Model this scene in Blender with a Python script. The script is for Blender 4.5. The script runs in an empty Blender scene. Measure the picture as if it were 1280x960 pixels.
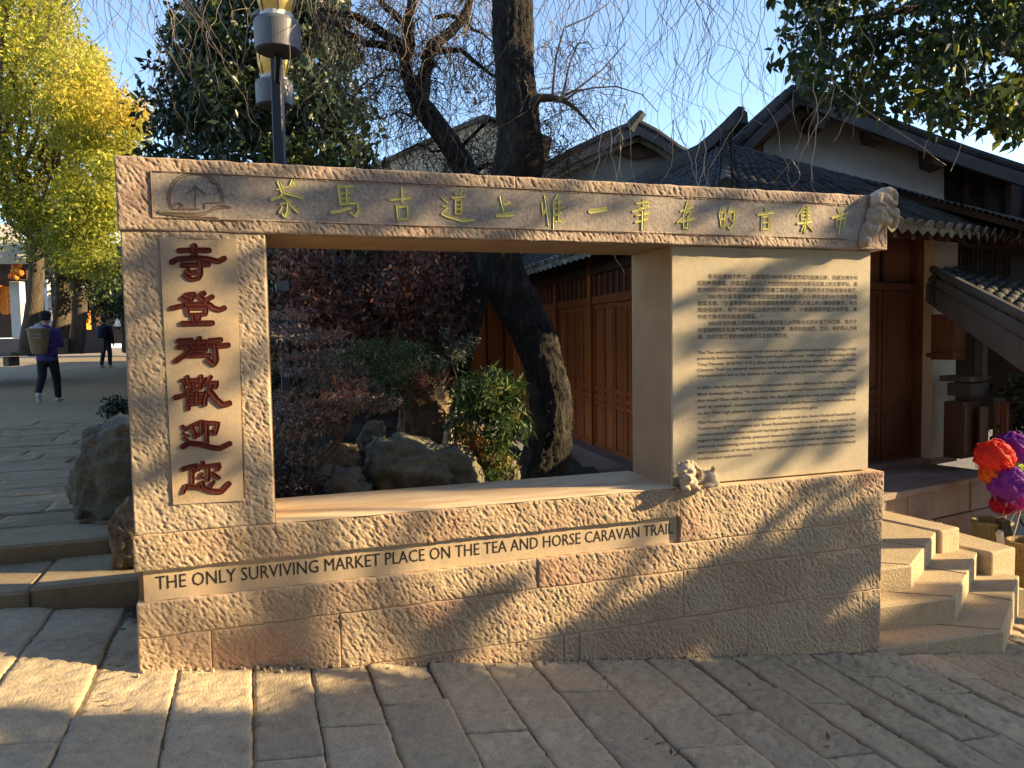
import bpy, bmesh, math, random
import numpy as np
from mathutils import Vector, Matrix

random.seed(7)
rng = np.random.default_rng(7)
sc = bpy.context.scene
COL = sc.collection
PI = math.pi
R_ = math.radians

# ------------------------------------------------------------------ camera, sky, sun, exposure
F_PX = 961.0
CAM = np.array([0.479, -3.325, 1.6])
PITCH, ROLL, YAW = R_(3.513), R_(-0.929), R_(71.518)
FW = np.array([math.cos(YAW)*math.cos(PITCH), math.sin(YAW)*math.cos(PITCH), -math.sin(PITCH)])
_rt = np.array([math.sin(YAW), -math.cos(YAW), 0.0])
_up = np.cross(_rt, FW)
CR = _rt*math.cos(ROLL)+_up*math.sin(ROLL)
CU = -_rt*math.sin(ROLL)+_up*math.cos(ROLL)
cd = bpy.data.cameras.new('camera')
cam = bpy.data.objects.new('camera', cd)
COL.objects.link(cam)
m = Matrix(((CR[0], CU[0], -FW[0], CAM[0]), (CR[1], CU[1], -FW[1], CAM[1]), (CR[2], CU[2], -FW[2], CAM[2]), (0, 0, 0, 1)))
cam.matrix_world = m
cd.sensor_width = 36
cd.lens = F_PX/1280*36
cd.clip_start = 0.05
cd.clip_end = 2000
sc.camera = cam

SUN_AZ = R_(-18.6)      # direction towards the sun, measured from +x
SUN_EL = R_(20)
SUN = np.array([math.cos(SUN_AZ)*math.cos(SUN_EL), math.sin(SUN_AZ)*math.cos(SUN_EL), math.sin(SUN_EL)])
w = bpy.data.worlds.new('World')
sc.world = w
w.use_nodes = True
nt = w.node_tree
sky = nt.nodes.new('ShaderNodeTexSky')
sky.sky_type = 'NISHITA'
sky.sun_disc = False
sky.sun_elevation = SUN_EL
sky.sun_rotation = PI/2 - SUN_AZ
sky.air_density = 1.0
sky.dust_density = 1.3
sky.ozone_density = 1.1
sky.altitude = 2000
bg = nt.nodes['Background']
bg.inputs['Strength'].default_value = 0.14
nt.links.new(sky.outputs[0], bg.inputs['Color'])
sl = bpy.data.lights.new('sun', 'SUN')
sl.energy = 5.0
sl.angle = R_(0.55)
sl.color = (1.0, 0.75, 0.40)
so = bpy.data.objects.new('sun', sl)
COL.objects.link(so)
so.rotation_euler = Vector(SUN).to_track_quat('Z', 'Y').to_euler()
so.location = (20, -8, 15)
sc.view_settings.view_transform = 'Standard'
sc.view_settings.look = 'None'
sc.view_settings.exposure = 1.46
sc.view_settings.gamma = 1.0
sc.render.engine = 'CYCLES'
sc.cycles.max_bounces = 5
sc.cycles.transparent_max_bounces = 6


# ------------------------------------------------------------------ measuring helpers
def ray(px, py): return FW + CR*(px-640)/F_PX + CU*(480-py)/F_PX
def dep(px, py, q): return CAM + ray(px, py)*q
def onY(px, py, Y): d = ray(px, py); return CAM + d*((Y-CAM[1])/d[1])
def onZ(px, py, Z): d = ray(px, py); return CAM + d*((Z-CAM[2])/d[2])
def plaza_z(x, y=0): return 0.294-0.129*x


# ------------------------------------------------------------------ object helpers
ROOTS = {}


def tag(o, label=None, cat=None, group=None, kind=None):
    if label: o['label'] = label
    if cat: o['category'] = cat
    if group: o['group'] = group
    if kind: o['kind'] = kind
    return o


def thing(name, label, cat, loc=(0, 0, 0), group=None):
    o = bpy.data.objects.new(name, None)
    COL.objects.link(o)
    o.location = Vector(loc)
    o.empty_display_size = 0.1
    tag(o, label, cat, group)
    return o


def origin_of(p):
    v = Vector((0, 0, 0))
    while p is not None:
        v += p.location
        p = p.parent
    return v


def link_mesh(name, me, mat, parent=None, loc=None):
    o = bpy.data.objects.new(name, me)
    if mat is not None and len(me.materials) == 0:
        for mm in (mat if isinstance(mat, (list, tuple)) else [mat]):
            me.materials.append(mm)
    COL.objects.link(o)
    if parent is not None: o.parent = parent
    if loc is not None: o.location = Vector(loc)
    return o


def np_mesh(name, V, Fq, mat, parent=None, smooth=False, tint=None):
    """V (n,3) world coordinates, Fq (m,k) faces of one size"""
    V = np.asarray(V, float)
    Fq = np.asarray(Fq, np.int32)
    if parent is not None:
        V = V-np.array(origin_of(parent))
        loc = None
    else:
        loc = V.mean(0)
        loc[2] = V[:, 2].min()
        V = V-loc
    me = bpy.data.meshes.new(name)
    k = Fq.shape[1]
    me.vertices.add(len(V))
    me.vertices.foreach_set('co', V.astype(np.float32).ravel())
    me.loops.add(Fq.size)
    me.loops.foreach_set('vertex_index', Fq.ravel())
    me.polygons.add(len(Fq))
    me.polygons.foreach_set('loop_start', np.arange(0, Fq.size, k, dtype=np.int32))
    me.polygons.foreach_set('loop_total', np.full(len(Fq), k, dtype=np.int32))
    if smooth: me.polygons.foreach_set('use_smooth', np.ones(len(Fq), dtype=bool))
    me.update(calc_edges=True)
    if tint is not None:
        a = me.attributes.new('tint', 'FLOAT', 'FACE')
        a.data.foreach_set('value', np.asarray(tint, np.float32))
    return link_mesh(name, me, mat, parent, loc)


class MB:
    """collects shapes; build() links them as ONE mesh object. T: optional 4x4 applied to every vertex"""
    def __init__(s, T=None):
        s.v = []; s.f = []; s.T = T

    def add(s, vs, fs):
        b = len(s.v)
        s.v += [tuple(map(float, p)) for p in vs]
        s.f += [tuple(i+b for i in f) for f in fs]
        return s

    def box(s, x0, x1, y0, y1, z0, z1, bev=0.0):
        if bev <= 0:
            vs = [(x, y, z) for z in (z0, z1) for y in (y0, y1) for x in (x0, x1)]
            return s.add(vs, [(0, 2, 3, 1), (4, 5, 7, 6), (0, 1, 5, 4), (2, 6, 7, 3), (0, 4, 6, 2), (1, 3, 7, 5)])
        b = bev
        ring = lambda z, d: [(x0+d, y0+b+d*0, z), (x0+b+d*0, y0+d, z), (x1-b, y0+d, z), (x1-d, y0+b, z), (x1-d, y1-b, z), (x1-b, y1-d, z), (x0+b, y1-d, z), (x0+d, y1-b, z)]
        vs = []
        for z, d in ((z0, b), (z0+b, 0), (z1-b, 0), (z1, b)): vs += ring(z, d)
        fs = [tuple(range(7, -1, -1)), tuple(range(24, 32))]
        for k in range(3):
            for i in range(8):
                j = (i+1) % 8
                fs.append((k*8+i, k*8+j, k*8+8+j, k*8+8+i))
        return s.add(vs, fs)

    def prism(s, poly, d):
        """poly: list of 3D points, extruded by vector d"""
        n = len(poly); p = [np.array(q, float) for q in poly]; d = np.array(d, float)
        vs = p+[q+d for q in p]
        fs = [tuple(range(n-1, -1, -1)), tuple(range(n, 2*n))]+[(i, (i+1) % n, n+(i+1) % n, n+i) for i in range(n)]
        return s.add(vs, fs)

    def tube(s, pts, rad, n=6, caps=True):
        pts = [np.array(p, float) for p in pts]
        if not hasattr(rad, '__len__'): rad = [rad]*len(pts)
        vs = []; prev = None
        for i, p in enumerate(pts):
            t = pts[min(i+1, len(pts)-1)]-pts[max(i-1, 0)]
            t = t/(np.linalg.norm(t)+1e-9)
            if prev is None:
                a = np.cross(t, [0, 0, 1.0])
                if np.linalg.norm(a) < .1: a = np.cross(t, [1.0, 0, 0])
            else:
                a = prev-t*(prev@t)
            a = a/(np.linalg.norm(a)+1e-9); prev = a
            b = np.cross(t, a)
            for k in range(n):
                an = 2*PI*k/n
                vs.append(p+rad[i]*(a*math.cos(an)+b*math.sin(an)))
        fs = []
        for i in range(len(pts)-1):
            for k in range(n):
                j = (k+1) % n
                fs.append((i*n+k, i*n+j, i*n+n+j, i*n+n+k))
        if caps: fs += [tuple(range(n-1, -1, -1)), tuple(range((len(pts)-1)*n, len(pts)*n))]
        return s.add(vs, fs)

    def lathe(s, c, prof, n=20):
        """prof: list of (radius, z) about centre c"""
        vs = []; fs = []
        for r, z in prof:
            for k in range(n):
                a = 2*PI*k/n
                vs.append((c[0]+r*math.cos(a), c[1]+r*math.sin(a), c[2]+z))
        for i in range(len(prof)-1):
            for k in range(n):
                j = (k+1) % n
                fs.append((i*n+k, i*n+j, i*n+n+j, i*n+n+k))
        fs += [tuple(range(n-1, -1, -1)), tuple(range((len(prof)-1)*n, len(prof)*n))]
        return s.add(vs, fs)

    def build(s, name, mat, parent=None, smooth=False, label=None):
        V = np.array(s.v, float)
        if s.T is not None:
            M = np.array(s.T)
            V = V@M[:3, :3].T+M[:3, 3]
        loc = None
        if parent is not None:
            V = V-np.array(origin_of(parent))
        else:
            loc = V.mean(0); loc[2] = V[:, 2].min(); V = V-loc
        me = bpy.data.meshes.new(name)
        me.from_pydata([tuple(p) for p in V], [], s.f)
        if smooth:
            me.polygons.foreach_set('use_smooth', np.ones(len(me.polygons), dtype=bool))
        me.update()
        o = link_mesh(name, me, mat, parent, loc)
        if label: o['label'] = label
        return o


def fix_normals(o):
    bm = bmesh.new(); bm.from_mesh(o.data)
    bmesh.ops.recalc_face_normals(bm, faces=bm.faces)
    bm.to_mesh(o.data); bm.free()
    return o


def baked(o, mods, name=None):
    """apply a modifier stack by evaluating it"""
    for t, kw in mods:
        mo = o.modifiers.new(t, t)
        for k, v in kw.items(): setattr(mo, k, v)
    dg = bpy.context.evaluated_depsgraph_get()
    me = bpy.data.meshes.new_from_object(o.evaluated_get(dg))
    me.name = name or o.name
    o.modifiers.clear()
    o.data = me
    return o


def blob(name, ells, mat, parent, voxel=0.01, smooth_it=3):
    """union of ellipsoids (centre, radii, rotation z/y) remeshed into one smooth surface"""
    bm = bmesh.new()
    for e in ells:
        c, r = e[0], e[1]
        rot = e[2] if len(e) > 2 else (0, 0, 0)
        M = Matrix.Translation(Vector(c)) @ Matrix.Rotation(rot[2], 4, 'Z') @ Matrix.Rotation(rot[1], 4, 'Y') @ Matrix.Rotation(rot[0], 4, 'X') @ Matrix.Diagonal((*r, 1))
        bmesh.ops.create_icosphere(bm, subdivisions=3, radius=1, matrix=M)
    off = origin_of(parent) if parent is not None else Vector((0, 0, 0))
    bmesh.ops.translate(bm, verts=bm.verts, vec=-off)
    me = bpy.data.meshes.new(name); bm.to_mesh(me); bm.free()
    o = link_mesh(name, me, mat, parent)
    baked(o, [('REMESH', dict(mode='VOXEL', voxel_size=voxel, use_smooth_shade=True)), ('SMOOTH', dict(factor=.5, iterations=smooth_it))])
    return o


# ------------------------------------------------------------------ materials
def new_mat(name):
    m = bpy.data.materials.new(name); m.use_nodes = True
    nt = m.node_tree
    b = nt.nodes['Principled BSDF']
    return m, nt, b


def mat(name, cols, scale=3.0, rough=0.85, bump=None, rand=0.0, detail=6, stretch=(1, 1, 1), speck=0.0, spec=0.3, metal=0.0, coords='world', trans=0.0):
    """cols: 1-4 colours mixed by noise. bump: list of (scale, height, stretch)"""
    m, nt, b = new_mat(name)
    N = nt.nodes.new; L = nt.links.new
    b.inputs['Roughness'].default_value = rough
    b.inputs['Specular IOR Level'].default_value = spec
    b.inputs['Metallic'].default_value = metal
    geo = N('ShaderNodeNewGeometry'); tc = N('ShaderNodeTexCoord')
    src = geo.outputs['Position'] if coords == 'world' else tc.outputs['Object']
    oi = N('ShaderNodeObjectInfo')
    mp = N('ShaderNodeMapping'); mp.inputs['Scale'].default_value = stretch
    L(src, mp.inputs['Vector'])
    vec = mp.outputs[0]
    if rand > 0:
        ad = N('ShaderNodeVectorMath'); ad.operation = 'MULTIPLY_ADD'
        ad.inputs[1].default_value = (17, 31, 23)
        cmb = N('ShaderNodeCombineXYZ')
        for k in range(3): L(oi.outputs['Random'], cmb.inputs[k])
        L(cmb.outputs[0], ad.inputs[0]); L(vec, ad.inputs[2])
        vec = ad.outputs[0]
    if len(cols) > 1:
        no = N('ShaderNodeTexNoise'); no.inputs['Scale'].default_value = scale; no.inputs['Detail'].default_value = detail
        no.inputs['Roughness'].default_value = .6
        L(vec, no.inputs['Vector'])
        cr = N('ShaderNodeValToRGB')
        el = cr.color_ramp.elements
        n = len(cols)
        for i, c in enumerate(cols):
            p = .3+.4*i/(n-1)
            if i < 2: e = el[i]; e.position = p
            else: e = el.new(p)
            e.color = (*c, 1)
        L(no.outputs['Fac'], cr.inputs[0])
        col = cr.outputs[0]
    else:
        rgb = N('ShaderNodeRGB'); rgb.outputs[0].default_value = (*cols[0], 1); col = rgb.outputs[0]
    if speck > 0:
        n2 = N('ShaderNodeTexNoise'); n2.inputs['Scale'].default_value = 90; n2.inputs['Detail'].default_value = 3
        L(src, n2.inputs['Vector'])
        mr = N('ShaderNodeMapRange'); mr.inputs[1].default_value = .3; mr.inputs[2].default_value = .7
        mr.inputs[3].default_value = 1-speck; mr.inputs[4].default_value = 1+speck*.6
        L(n2.outputs['Fac'], mr.inputs[0])
        mx = N('ShaderNodeVectorMath'); mx.operation = 'SCALE'
        L(col, mx.inputs[0]); L(mr.outputs[0], mx.inputs['Scale']); col = mx.outputs[0]
    if rand > 0:
        mr = N('ShaderNodeMapRange'); mr.inputs[3].default_value = 1-rand; mr.inputs[4].default_value = 1+rand
        L(oi.outputs['Random'], mr.inputs[0])
        mx = N('ShaderNodeVectorMath'); mx.operation = 'SCALE'
        L(col, mx.inputs[0]); L(mr.outputs[0], mx.inputs['Scale']); col = mx.outputs[0]
    L(col, b.inputs['Base Color'])
    if bump:
        prev = None
        for bs in bump:
            s_, h_ = bs[0], bs[1]
            st = bs[2] if len(bs) > 2 else (1, 1, 1)
            mp2 = N('ShaderNodeMapping'); mp2.inputs['Scale'].default_value = st
            if len(bs) > 3: mp2.inputs['Rotation'].default_value = bs[3]
            L(src, mp2.inputs['Vector'])
            n3 = N('ShaderNodeTexNoise'); n3.inputs['Scale'].default_value = s_; n3.inputs['Detail'].default_value = 4
            L(mp2.outputs[0], n3.inputs['Vector'])
            bp = N('ShaderNodeBump'); bp.inputs['Distance'].default_value = h_; bp.inputs['Strength'].default_value = 1
            L(n3.outputs['Fac'], bp.inputs['Height'])
            if prev: L(prev, bp.inputs['Normal'])
            prev = bp.outputs[0]
        L(prev, b.inputs['Normal'])
    if trans > 0:
        tr = N('ShaderNodeBsdfTranslucent'); L(col, tr.inputs['Color'])
        ms = N('ShaderNodeMixShader'); ms.inputs[0].default_value = trans
        out = nt.nodes['Material Output']
        L(b.outputs[0], ms.inputs[1]); L(tr.outputs[0], ms.inputs[2]); L(ms.outputs[0], out.inputs[0])
    return m


def leaf_mat(name, cols, rough=.5, trans=.35, spec=.35):
    m, nt, b = new_mat(name)
    N = nt.nodes.new; L = nt.links.new
    at = N('ShaderNodeAttribute'); at.attribute_name = 'tint'
    cr = N('ShaderNodeValToRGB')
    el = cr.color_ramp.elements
    n = len(cols)
    for i, c in enumerate(cols):
        p = i/(n-1)
        if i < 2: e = el[i]; e.position = p
        else: e = el.new(p)
        e.color = (*c, 1)
    L(at.outputs['Fac'], cr.inputs[0])
    L(cr.outputs[0], b.inputs['Base Color'])
    b.inputs['Roughness'].default_value = rough
    b.inputs['Specular IOR Level'].default_value = spec
    tr = N('ShaderNodeBsdfTranslucent'); L(cr.outputs[0], tr.inputs['Color'])
    ms = N('ShaderNodeMixShader'); ms.inputs[0].default_value = trans
    out = nt.nodes['Material Output']
    L(b.outputs[0], ms.inputs[1]); L(tr.outputs[0], ms.inputs[2]); L(ms.outputs[0], out.inputs[0])
    return m


M = {}
M['rough_stone'] = mat('rough_stone', [(.46, .28, .20), (.51, .36, .245), (.55, .42, .28), (.50, .33, .24)], 2.2, .9, [(260, .0024)], speck=.2, rand=.035)
M['lintel_stone'] = mat('lintel_stone', [(.40, .27, .22), (.47, .35, .27), (.52, .40, .31), (.42, .28, .25)], 3.0, .9, [(260, .0022)], speck=.16)
M['pillar_stone'] = mat('pillar_stone', [(.46, .33, .25), (.53, .41, .30), (.55, .43, .31), (.49, .33, .26)], 2.0, .9, [(260, .002)], speck=.15)
M['smooth_stone'] = mat('smooth_stone', [(.56, .40, .25), (.64, .48, .31), (.53, .41, .29), (.62, .44, .28)], 4.5, .75, [(40, .001), (300, .0006)], speck=.07)
M['slab_stone'] = mat('slab_stone', [(.42, .36, .27), (.54, .45, .32), (.49, .42, .31), (.60, .48, .33)], 3.4, .72, [(25, .0012), (300, .0006)], speck=.09, detail=9)
M['panel_stone'] = mat('panel_stone', [(.36, .30, .27), (.46, .40, .34), (.40, .33, .30), (.52, .43, .34)], 5, .85, [(60, .002), (260, .0012)], speck=.25)
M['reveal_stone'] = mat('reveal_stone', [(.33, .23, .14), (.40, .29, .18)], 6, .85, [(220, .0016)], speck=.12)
M['sill_stone'] = mat('sill_stone', [(.62, .46, .28), (.52, .36, .22), (.68, .53, .35), (.60, .47, .31)], 3.2, .7, [(30, .0012)], stretch=(.5, 2, 1), speck=.05)
M['carved'] = mat('carved_stone', [(.42, .33, .25), (.54, .43, .31), (.46, .36, .27)], 9, .85, [(70, .004), (200, .001)], speck=.1, coords='object')
M['maroon'] = mat('maroon_paint', [(.085, .020, .017), (.125, .032, .024)], 30, .9, spec=.1)
M['gold'] = mat('gold_paint', [(.72, .66, .13), (.85, .78, .28), (.60, .54, .14)], 40, .4)
M['ink'] = mat('ink', [(.028, .024, .022)], 1, .7)
M['ink2'] = mat('engraved_ink', [(.15, .12, .09)], 1, .7)
M['groove'] = mat('groove', [(.22, .16, .11)], 1, .9)
M['paver'] = mat('paver_stone', [(.39, .305, .20), (.49, .39, .255), (.43, .34, .23), (.55, .445, .30)], 4, .88, [(120, .004, (1, .35, 1), (0, 0, .7)), (420, .0015)], rand=.13, speck=.16)
M['mortar'] = mat('mortar', [(.13, .105, .07), (.24, .195, .13)], 20, .95, [(60, .01)], speck=.2)
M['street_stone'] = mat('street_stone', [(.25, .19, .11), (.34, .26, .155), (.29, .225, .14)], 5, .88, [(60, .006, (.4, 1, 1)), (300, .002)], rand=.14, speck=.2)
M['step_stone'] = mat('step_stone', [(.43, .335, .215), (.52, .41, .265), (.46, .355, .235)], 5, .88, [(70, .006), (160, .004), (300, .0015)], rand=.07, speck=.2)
M['terrace'] = mat('terrace_stone', [(.20, .14, .12), (.26, .19, .16), (.22, .17, .14)], 4, .85, [(50, .003)], rand=.12, speck=.12)
M['soil'] = mat('soil', [(.035, .028, .02), (.06, .05, .035), (.04, .045, .02)], 9, .95, [(25, .03), (100, .01)])
M['ground'] = mat('ground_dust', [(.14, .12, .09), (.20, .17, .13)], 2, .95, [(12, .02)])
M['rock'] = mat('rock', [(.09, .078, .058), (.17, .15, .115), (.13, .12, .075), (.22, .20, .16)], 5, .9, [(14, .03), (70, .01)], speck=.15)
M['rock_brown'] = mat('rock_brown', [(.12, .085, .055), (.20, .14, .09), (.15, .13, .07)], 6, .9, [(14, .03), (70, .01)], speck=.15)
M['wood'] = mat('red_wood', [(.24, .058, .014), (.40, .105, .022), (.30, .075, .018)], 5, .5, [(60, .002, (1, 1, .12))], rand=.2, stretch=(3, 3, .35), spec=.4)
M['wood_mid'] = mat('brown_wood', [(.075, .026, .012), (.12, .042, .018), (.09, .032, .014)], 5, .5, [(60, .002, (1, 1, .12))], rand=.2, stretch=(3, 3, .35), spec=.4)
M['wood_dark'] = mat('dark_wood', [(.05, .026, .016), (.085, .042, .024)], 5, .6, [(50, .002, (1, 1, .15))], rand=.15, stretch=(3, 3, .4))
M['wood_grey'] = mat('grey_wood', [(.055, .050, .048), (.09, .08, .075)], 5, .7, [(50, .002)], rand=.15)
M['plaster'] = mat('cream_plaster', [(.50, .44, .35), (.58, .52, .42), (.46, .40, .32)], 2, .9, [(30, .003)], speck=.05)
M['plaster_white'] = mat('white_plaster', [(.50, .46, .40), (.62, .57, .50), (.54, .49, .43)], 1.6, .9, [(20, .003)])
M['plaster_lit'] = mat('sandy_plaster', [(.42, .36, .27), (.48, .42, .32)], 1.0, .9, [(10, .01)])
M['plaster_shaded'] = mat('shaded_plaster', [(.20, .19, .165), (.26, .245, .215)], 1.4, .9, [(20, .004)])  # darker plaster standing in for the shade on the middle gable
M['tile'] = mat('roof_tile', [(.026, .027, .028), (.055, .054, .052), (.038, .040, .036)], 6, .8, [(60, .004)], rand=.3, speck=.2)
M['tile_end'] = mat('tile_end', [(.16, .16, .14), (.28, .27, .22)], 12, .8, [(90, .004)], rand=.35)
M['bark'] = mat('dark_bark', [(.010, .009, .008), (.026, .022, .018), (.070, .060, .046)], 14, .9, [(34, .045, (1, 1, .42)), (110, .014, (1, 1, .6))], stretch=(1, 1, .4), speck=.2)
M['bark2'] = mat('brown_bark', [(.05, .038, .028), (.12, .095, .07)], 12, .9, [(40, .02, (1, 1, .3))], stretch=(1, 1, .3))
M['twig'] = mat('twig', [(.16, .13, .10), (.26, .21, .16)], 3, .8)
M['twig_light'] = mat('light_twig', [(.42, .34, .24), (.5, .42, .3)], 3, .8)
M['metal'] = mat('grey_metal', [(.11, .11, .115), (.15, .15, .155)], 5, .5, metal=.2, spec=.5)
M['metal_dark'] = mat('dark_metal', [(.035, .037, .045)], 5, .5, metal=.3, spec=.5)
M['lamp_glass'] = mat('yellow_glass', [(.78, .62, .22), (.86, .74, .36)], 6, .25, spec=.6, trans=.5)
M['white_paint'] = mat('white_paint', [(.62, .60, .56), (.74, .72, .68)], 3, .7)
M['orange'] = mat('orange_display', [(.75, .10, .02), (.9, .35, .04), (.8, .22, .03), (.5, .05, .03)], 9, .6)
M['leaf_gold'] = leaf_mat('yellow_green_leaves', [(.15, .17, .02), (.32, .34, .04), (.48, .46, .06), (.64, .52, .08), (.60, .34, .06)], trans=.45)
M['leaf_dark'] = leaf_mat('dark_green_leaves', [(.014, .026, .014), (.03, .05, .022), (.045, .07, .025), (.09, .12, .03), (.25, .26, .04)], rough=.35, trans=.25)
M['leaf_right'] = leaf_mat('green_leaves', [(.018, .035, .015), (.035, .06, .022), (.05, .08, .025), (.10, .14, .03), (.40, .42, .05)], rough=.35, trans=.35)
M['leaf_maple'] = leaf_mat('red_maple_leaves', [(.04, .018, .014), (.10, .034, .024), (.17, .065, .04), (.24, .11, .06), (.42, .22, .13)], trans=.3)
M['leaf_dry'] = leaf_mat('dry_leaves', [(.10, .06, .03), (.20, .13, .06), (.30, .20, .09)], trans=.1)
M['leaf_purple'] = leaf_mat('grey_purple_leaves', [(.035, .03, .028), (.08, .065, .058), (.13, .11, .095), (.24, .20, .17), (.28, .12, .10)], trans=.2)
M['leaf_green'] = leaf_mat('fresh_green_leaves', [(.014, .030, .012), (.028, .06, .018), (.055, .10, .028), (.11, .16, .04), (.30, .12, .04)], trans=.3)
M['leaf_grass'] = leaf_mat('juniper_green', [(.012, .028, .010), (.022, .05, .014), (.03, .07, .018)], trans=.15)
M['leaf_pale'] = leaf_mat('pale_green_leaves', [(.06, .075, .045), (.12, .14, .08), (.20, .22, .14)], trans=.2)


# ------------------------------------------------------------------ foliage helpers
def leaf_mesh(name, P, size, mt, parent, aspect=.42, droop=.4, tints=None, rs=None, outward=None, fold=.25):
    """one small folded leaf at each point of P"""
    rs = rs or rng
    n = len(P)
    P = np.asarray(P, float)
    d = rs.normal(size=(n, 3)); d[:, 2] -= droop*1.6
    if outward is not None: d += outward*1.2
    d /= np.linalg.norm(d, axis=1)[:, None]
    r = rs.normal(size=(n, 3)); r[:, 2] += .0
    s = np.cross(d, r); s /= np.linalg.norm(s, axis=1)[:, None]
    nn = np.cross(d, s)
    L = size*rs.uniform(.65, 1.25, n)[:, None]
    W = L*aspect*.5
    a = P; t = P+d*L
    mid = P+d*L*.42-nn*W*fold
    l = mid+s*W+nn*W*fold*2; r2 = mid-s*W+nn*W*fold*2
    V = np.stack([a, l, t, r2], 1).reshape(-1, 3)
    b = np.arange(n)[:, None]*4
    Fq = np.concatenate([b+np.array([[0, 1, 2]]), b+np.array([[0, 2, 3]])], 1).reshape(-1, 3)
    if tints is None: tints = rs.uniform(0, 1, n)
    return np_mesh(name, V, Fq, mt, parent, tint=np.repeat(np.clip(tints, 0, 1), 2))


def clumps(centres, rad, per, rs=None, flat=.8):
    rs = rs or rng
    out = []; idx = []
    for i, (c, r) in enumerate(zip(centres, rad)):
        k = int(per*rs.uniform(.6, 1.4))
        p = rs.normal(size=(k, 3)); p /= (np.linalg.norm(p, axis=1)[:, None]+1e-6)
        p *= (rs.uniform(0, 1, k)**.45)[:, None]*r
        p[:, 2] *= flat
        out.append(p+c); idx.append(np.full(k, i))
    return np.concatenate(out), np.concatenate(idx)


def wobble(a, b, n, amp, rs=random):
    a = np.array(a, float); b = np.array(b, float)
    L = np.linalg.norm(b-a)
    off = np.zeros(3); pts = [a]
    for i in range(1, n):
        t = i/n
        off = off*.7+np.array([rs.gauss(0, 1), rs.gauss(0, 1), rs.gauss(0, 1)])*amp*L
        pts.append(a+(b-a)*t+off*math.sin(PI*t))
    pts.append(b)
    return pts


def bark_tube(name, pts, rad, mt, parent, sides=20, sub=8, rough=.06, seed=1, ridges=9):
    """thick trunk: smooth path through pts with a lumpy, ridged surface"""
    pts = np.array(pts, float); rad = np.array(rad, float)
    k = len(pts)
    T = np.linspace(0, k-1, (k-1)*sub+1)
    def cr(A):
        out = []
        for t in T:
            i = min(int(t), k-2); u = t-i
            p0, p1, p2, p3 = A[max(i-1, 0)], A[i], A[i+1], A[min(i+2, k-1)]
            out.append(.5*((2*p1)+(-p0+p2)*u+(2*p0-5*p1+4*p2-p3)*u*u+(-p0+3*p1-3*p2+p3)*u**3))
        return np.array(out)
    C = cr(pts); Rr = cr(rad)
    rs = np.random.default_rng(seed)
    ph = rs.uniform(0, 2*PI, 12)
    V = []; prev = None
    for i in range(len(C)):
        t = C[min(i+1, len(C)-1)]-C[max(i-1, 0)]; t /= np.linalg.norm(t)
        a = np.cross(t, [1., .2, 0]) if prev is None else prev-t*(prev@t)
        a /= np.linalg.norm(a); prev = a
        b = np.cross(t, a)
        for s in range(sides):
            an = 2*PI*s/sides
            h = math.sin(3*an+ph[0]+i*.11)*.6+math.sin(ridges*an+ph[1]+math.sin(i*.5+ph[2])*1.2)*.7+math.sin(2*an+ph[3]+i*.3)*.6+rs.normal()*.45
            V.append(C[i]+(a*math.cos(an)+b*math.sin(an))*Rr[i]*(1+rough*h))
    Fq = [(i*sides+s, i*sides+(s+1) % sides, (i+1)*sides+(s+1) % sides, (i+1)*sides+s) for i in range(len(C)-1) for s in range(sides)]
    return np_mesh(name, V, Fq, mt, parent, smooth=True)
def chop(o, amp, sc_, seed):
    from mathutils import noise
    me = o.data
    for v in me.vertices:
        n_ = noise.noise(Vector(v.co)*sc_+Vector((seed, 0, 0)))
        n2 = abs(noise.noise(Vector(v.co)*sc_*2.1+Vector((0, seed, 0))))
        v.co += v.normal*(amp*n_-amp*.9*(.35-min(n2, .35)))
    me.update()
    return o


# ------------------------------------------------------------------ chiselled relief (a tile of heights, in std units)
NT, TS = 720, 1.26


def chisel_tile(seed, ang, sl, ss, dens):
    r = np.random.default_rng(seed)
    imp = np.zeros((NT, NT))
    k = int(dens*TS*TS)
    imp[r.integers(0, NT, k), r.integers(0, NT, k)] = r.uniform(.4, 1.3, k)
    x = (np.arange(NT)-NT/2)*TS/NT
    X, Z = np.meshgrid(x, x)
    out = 0
    for da in (-.22, 0, .2):
        a = ang+da
        u = X*math.cos(a)+Z*math.sin(a); v = -X*math.sin(a)+Z*math.cos(a)
        K = np.exp(-.5*((u/sl)**2+(v/ss)**2))
        pick = imp*(r.uniform(size=imp.shape) < .45)
        out = out+np.real(np.fft.ifft2(np.fft.fft2(pick)*np.fft.fft2(np.fft.ifftshift(K))))
    out = -(out-out.mean())/out.std()
    out = np.where(out < -.2, -.2-(np.abs(out+.2))**.8*1.5, -.2+(out+.2)*.75)+.16*r.normal(size=out.shape)
    g = r.normal(size=(NT, NT))
    K = np.exp(-.5*((X/.05)**2+(Z/.05)**2))
    g = np.real(np.fft.ifft2(np.fft.fft2(g)*np.fft.fft2(np.fft.ifftshift(K))))
    return np.clip(out, -3.0, 1.4), g/g.std()


CH_A, LOW = chisel_tile(3, R_(-56), .0095, .0021, 7500)
CH_B, _ = chisel_tile(5, R_(-50), .0062, .0021, 13000)
_fine, _ = chisel_tile(15, R_(-30), .0038, .0019, 30000)
CH_A = .72*CH_A+.55*_fine
CH_B = .7*CH_B+.5*_fine
CH_G, _ = chisel_tile(9, R_(25), .014, .0050, 3800)


def samp(T, x, z):
    fx = (np.asarray(x)/TS*NT) % NT; fz = (np.asarray(z)/TS*NT) % NT
    i = fx.astype(int); j = fz.astype(int); u = fx-i; v = fz-j
    i1 = (i+1) % NT; j1 = (j+1) % NT
    return (T[j, i]*(1-u)*(1-v)+T[j, i1]*u*(1-v)+T[j1, i]*(1-u)*v+T[j1, i1]*u*v)


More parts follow.
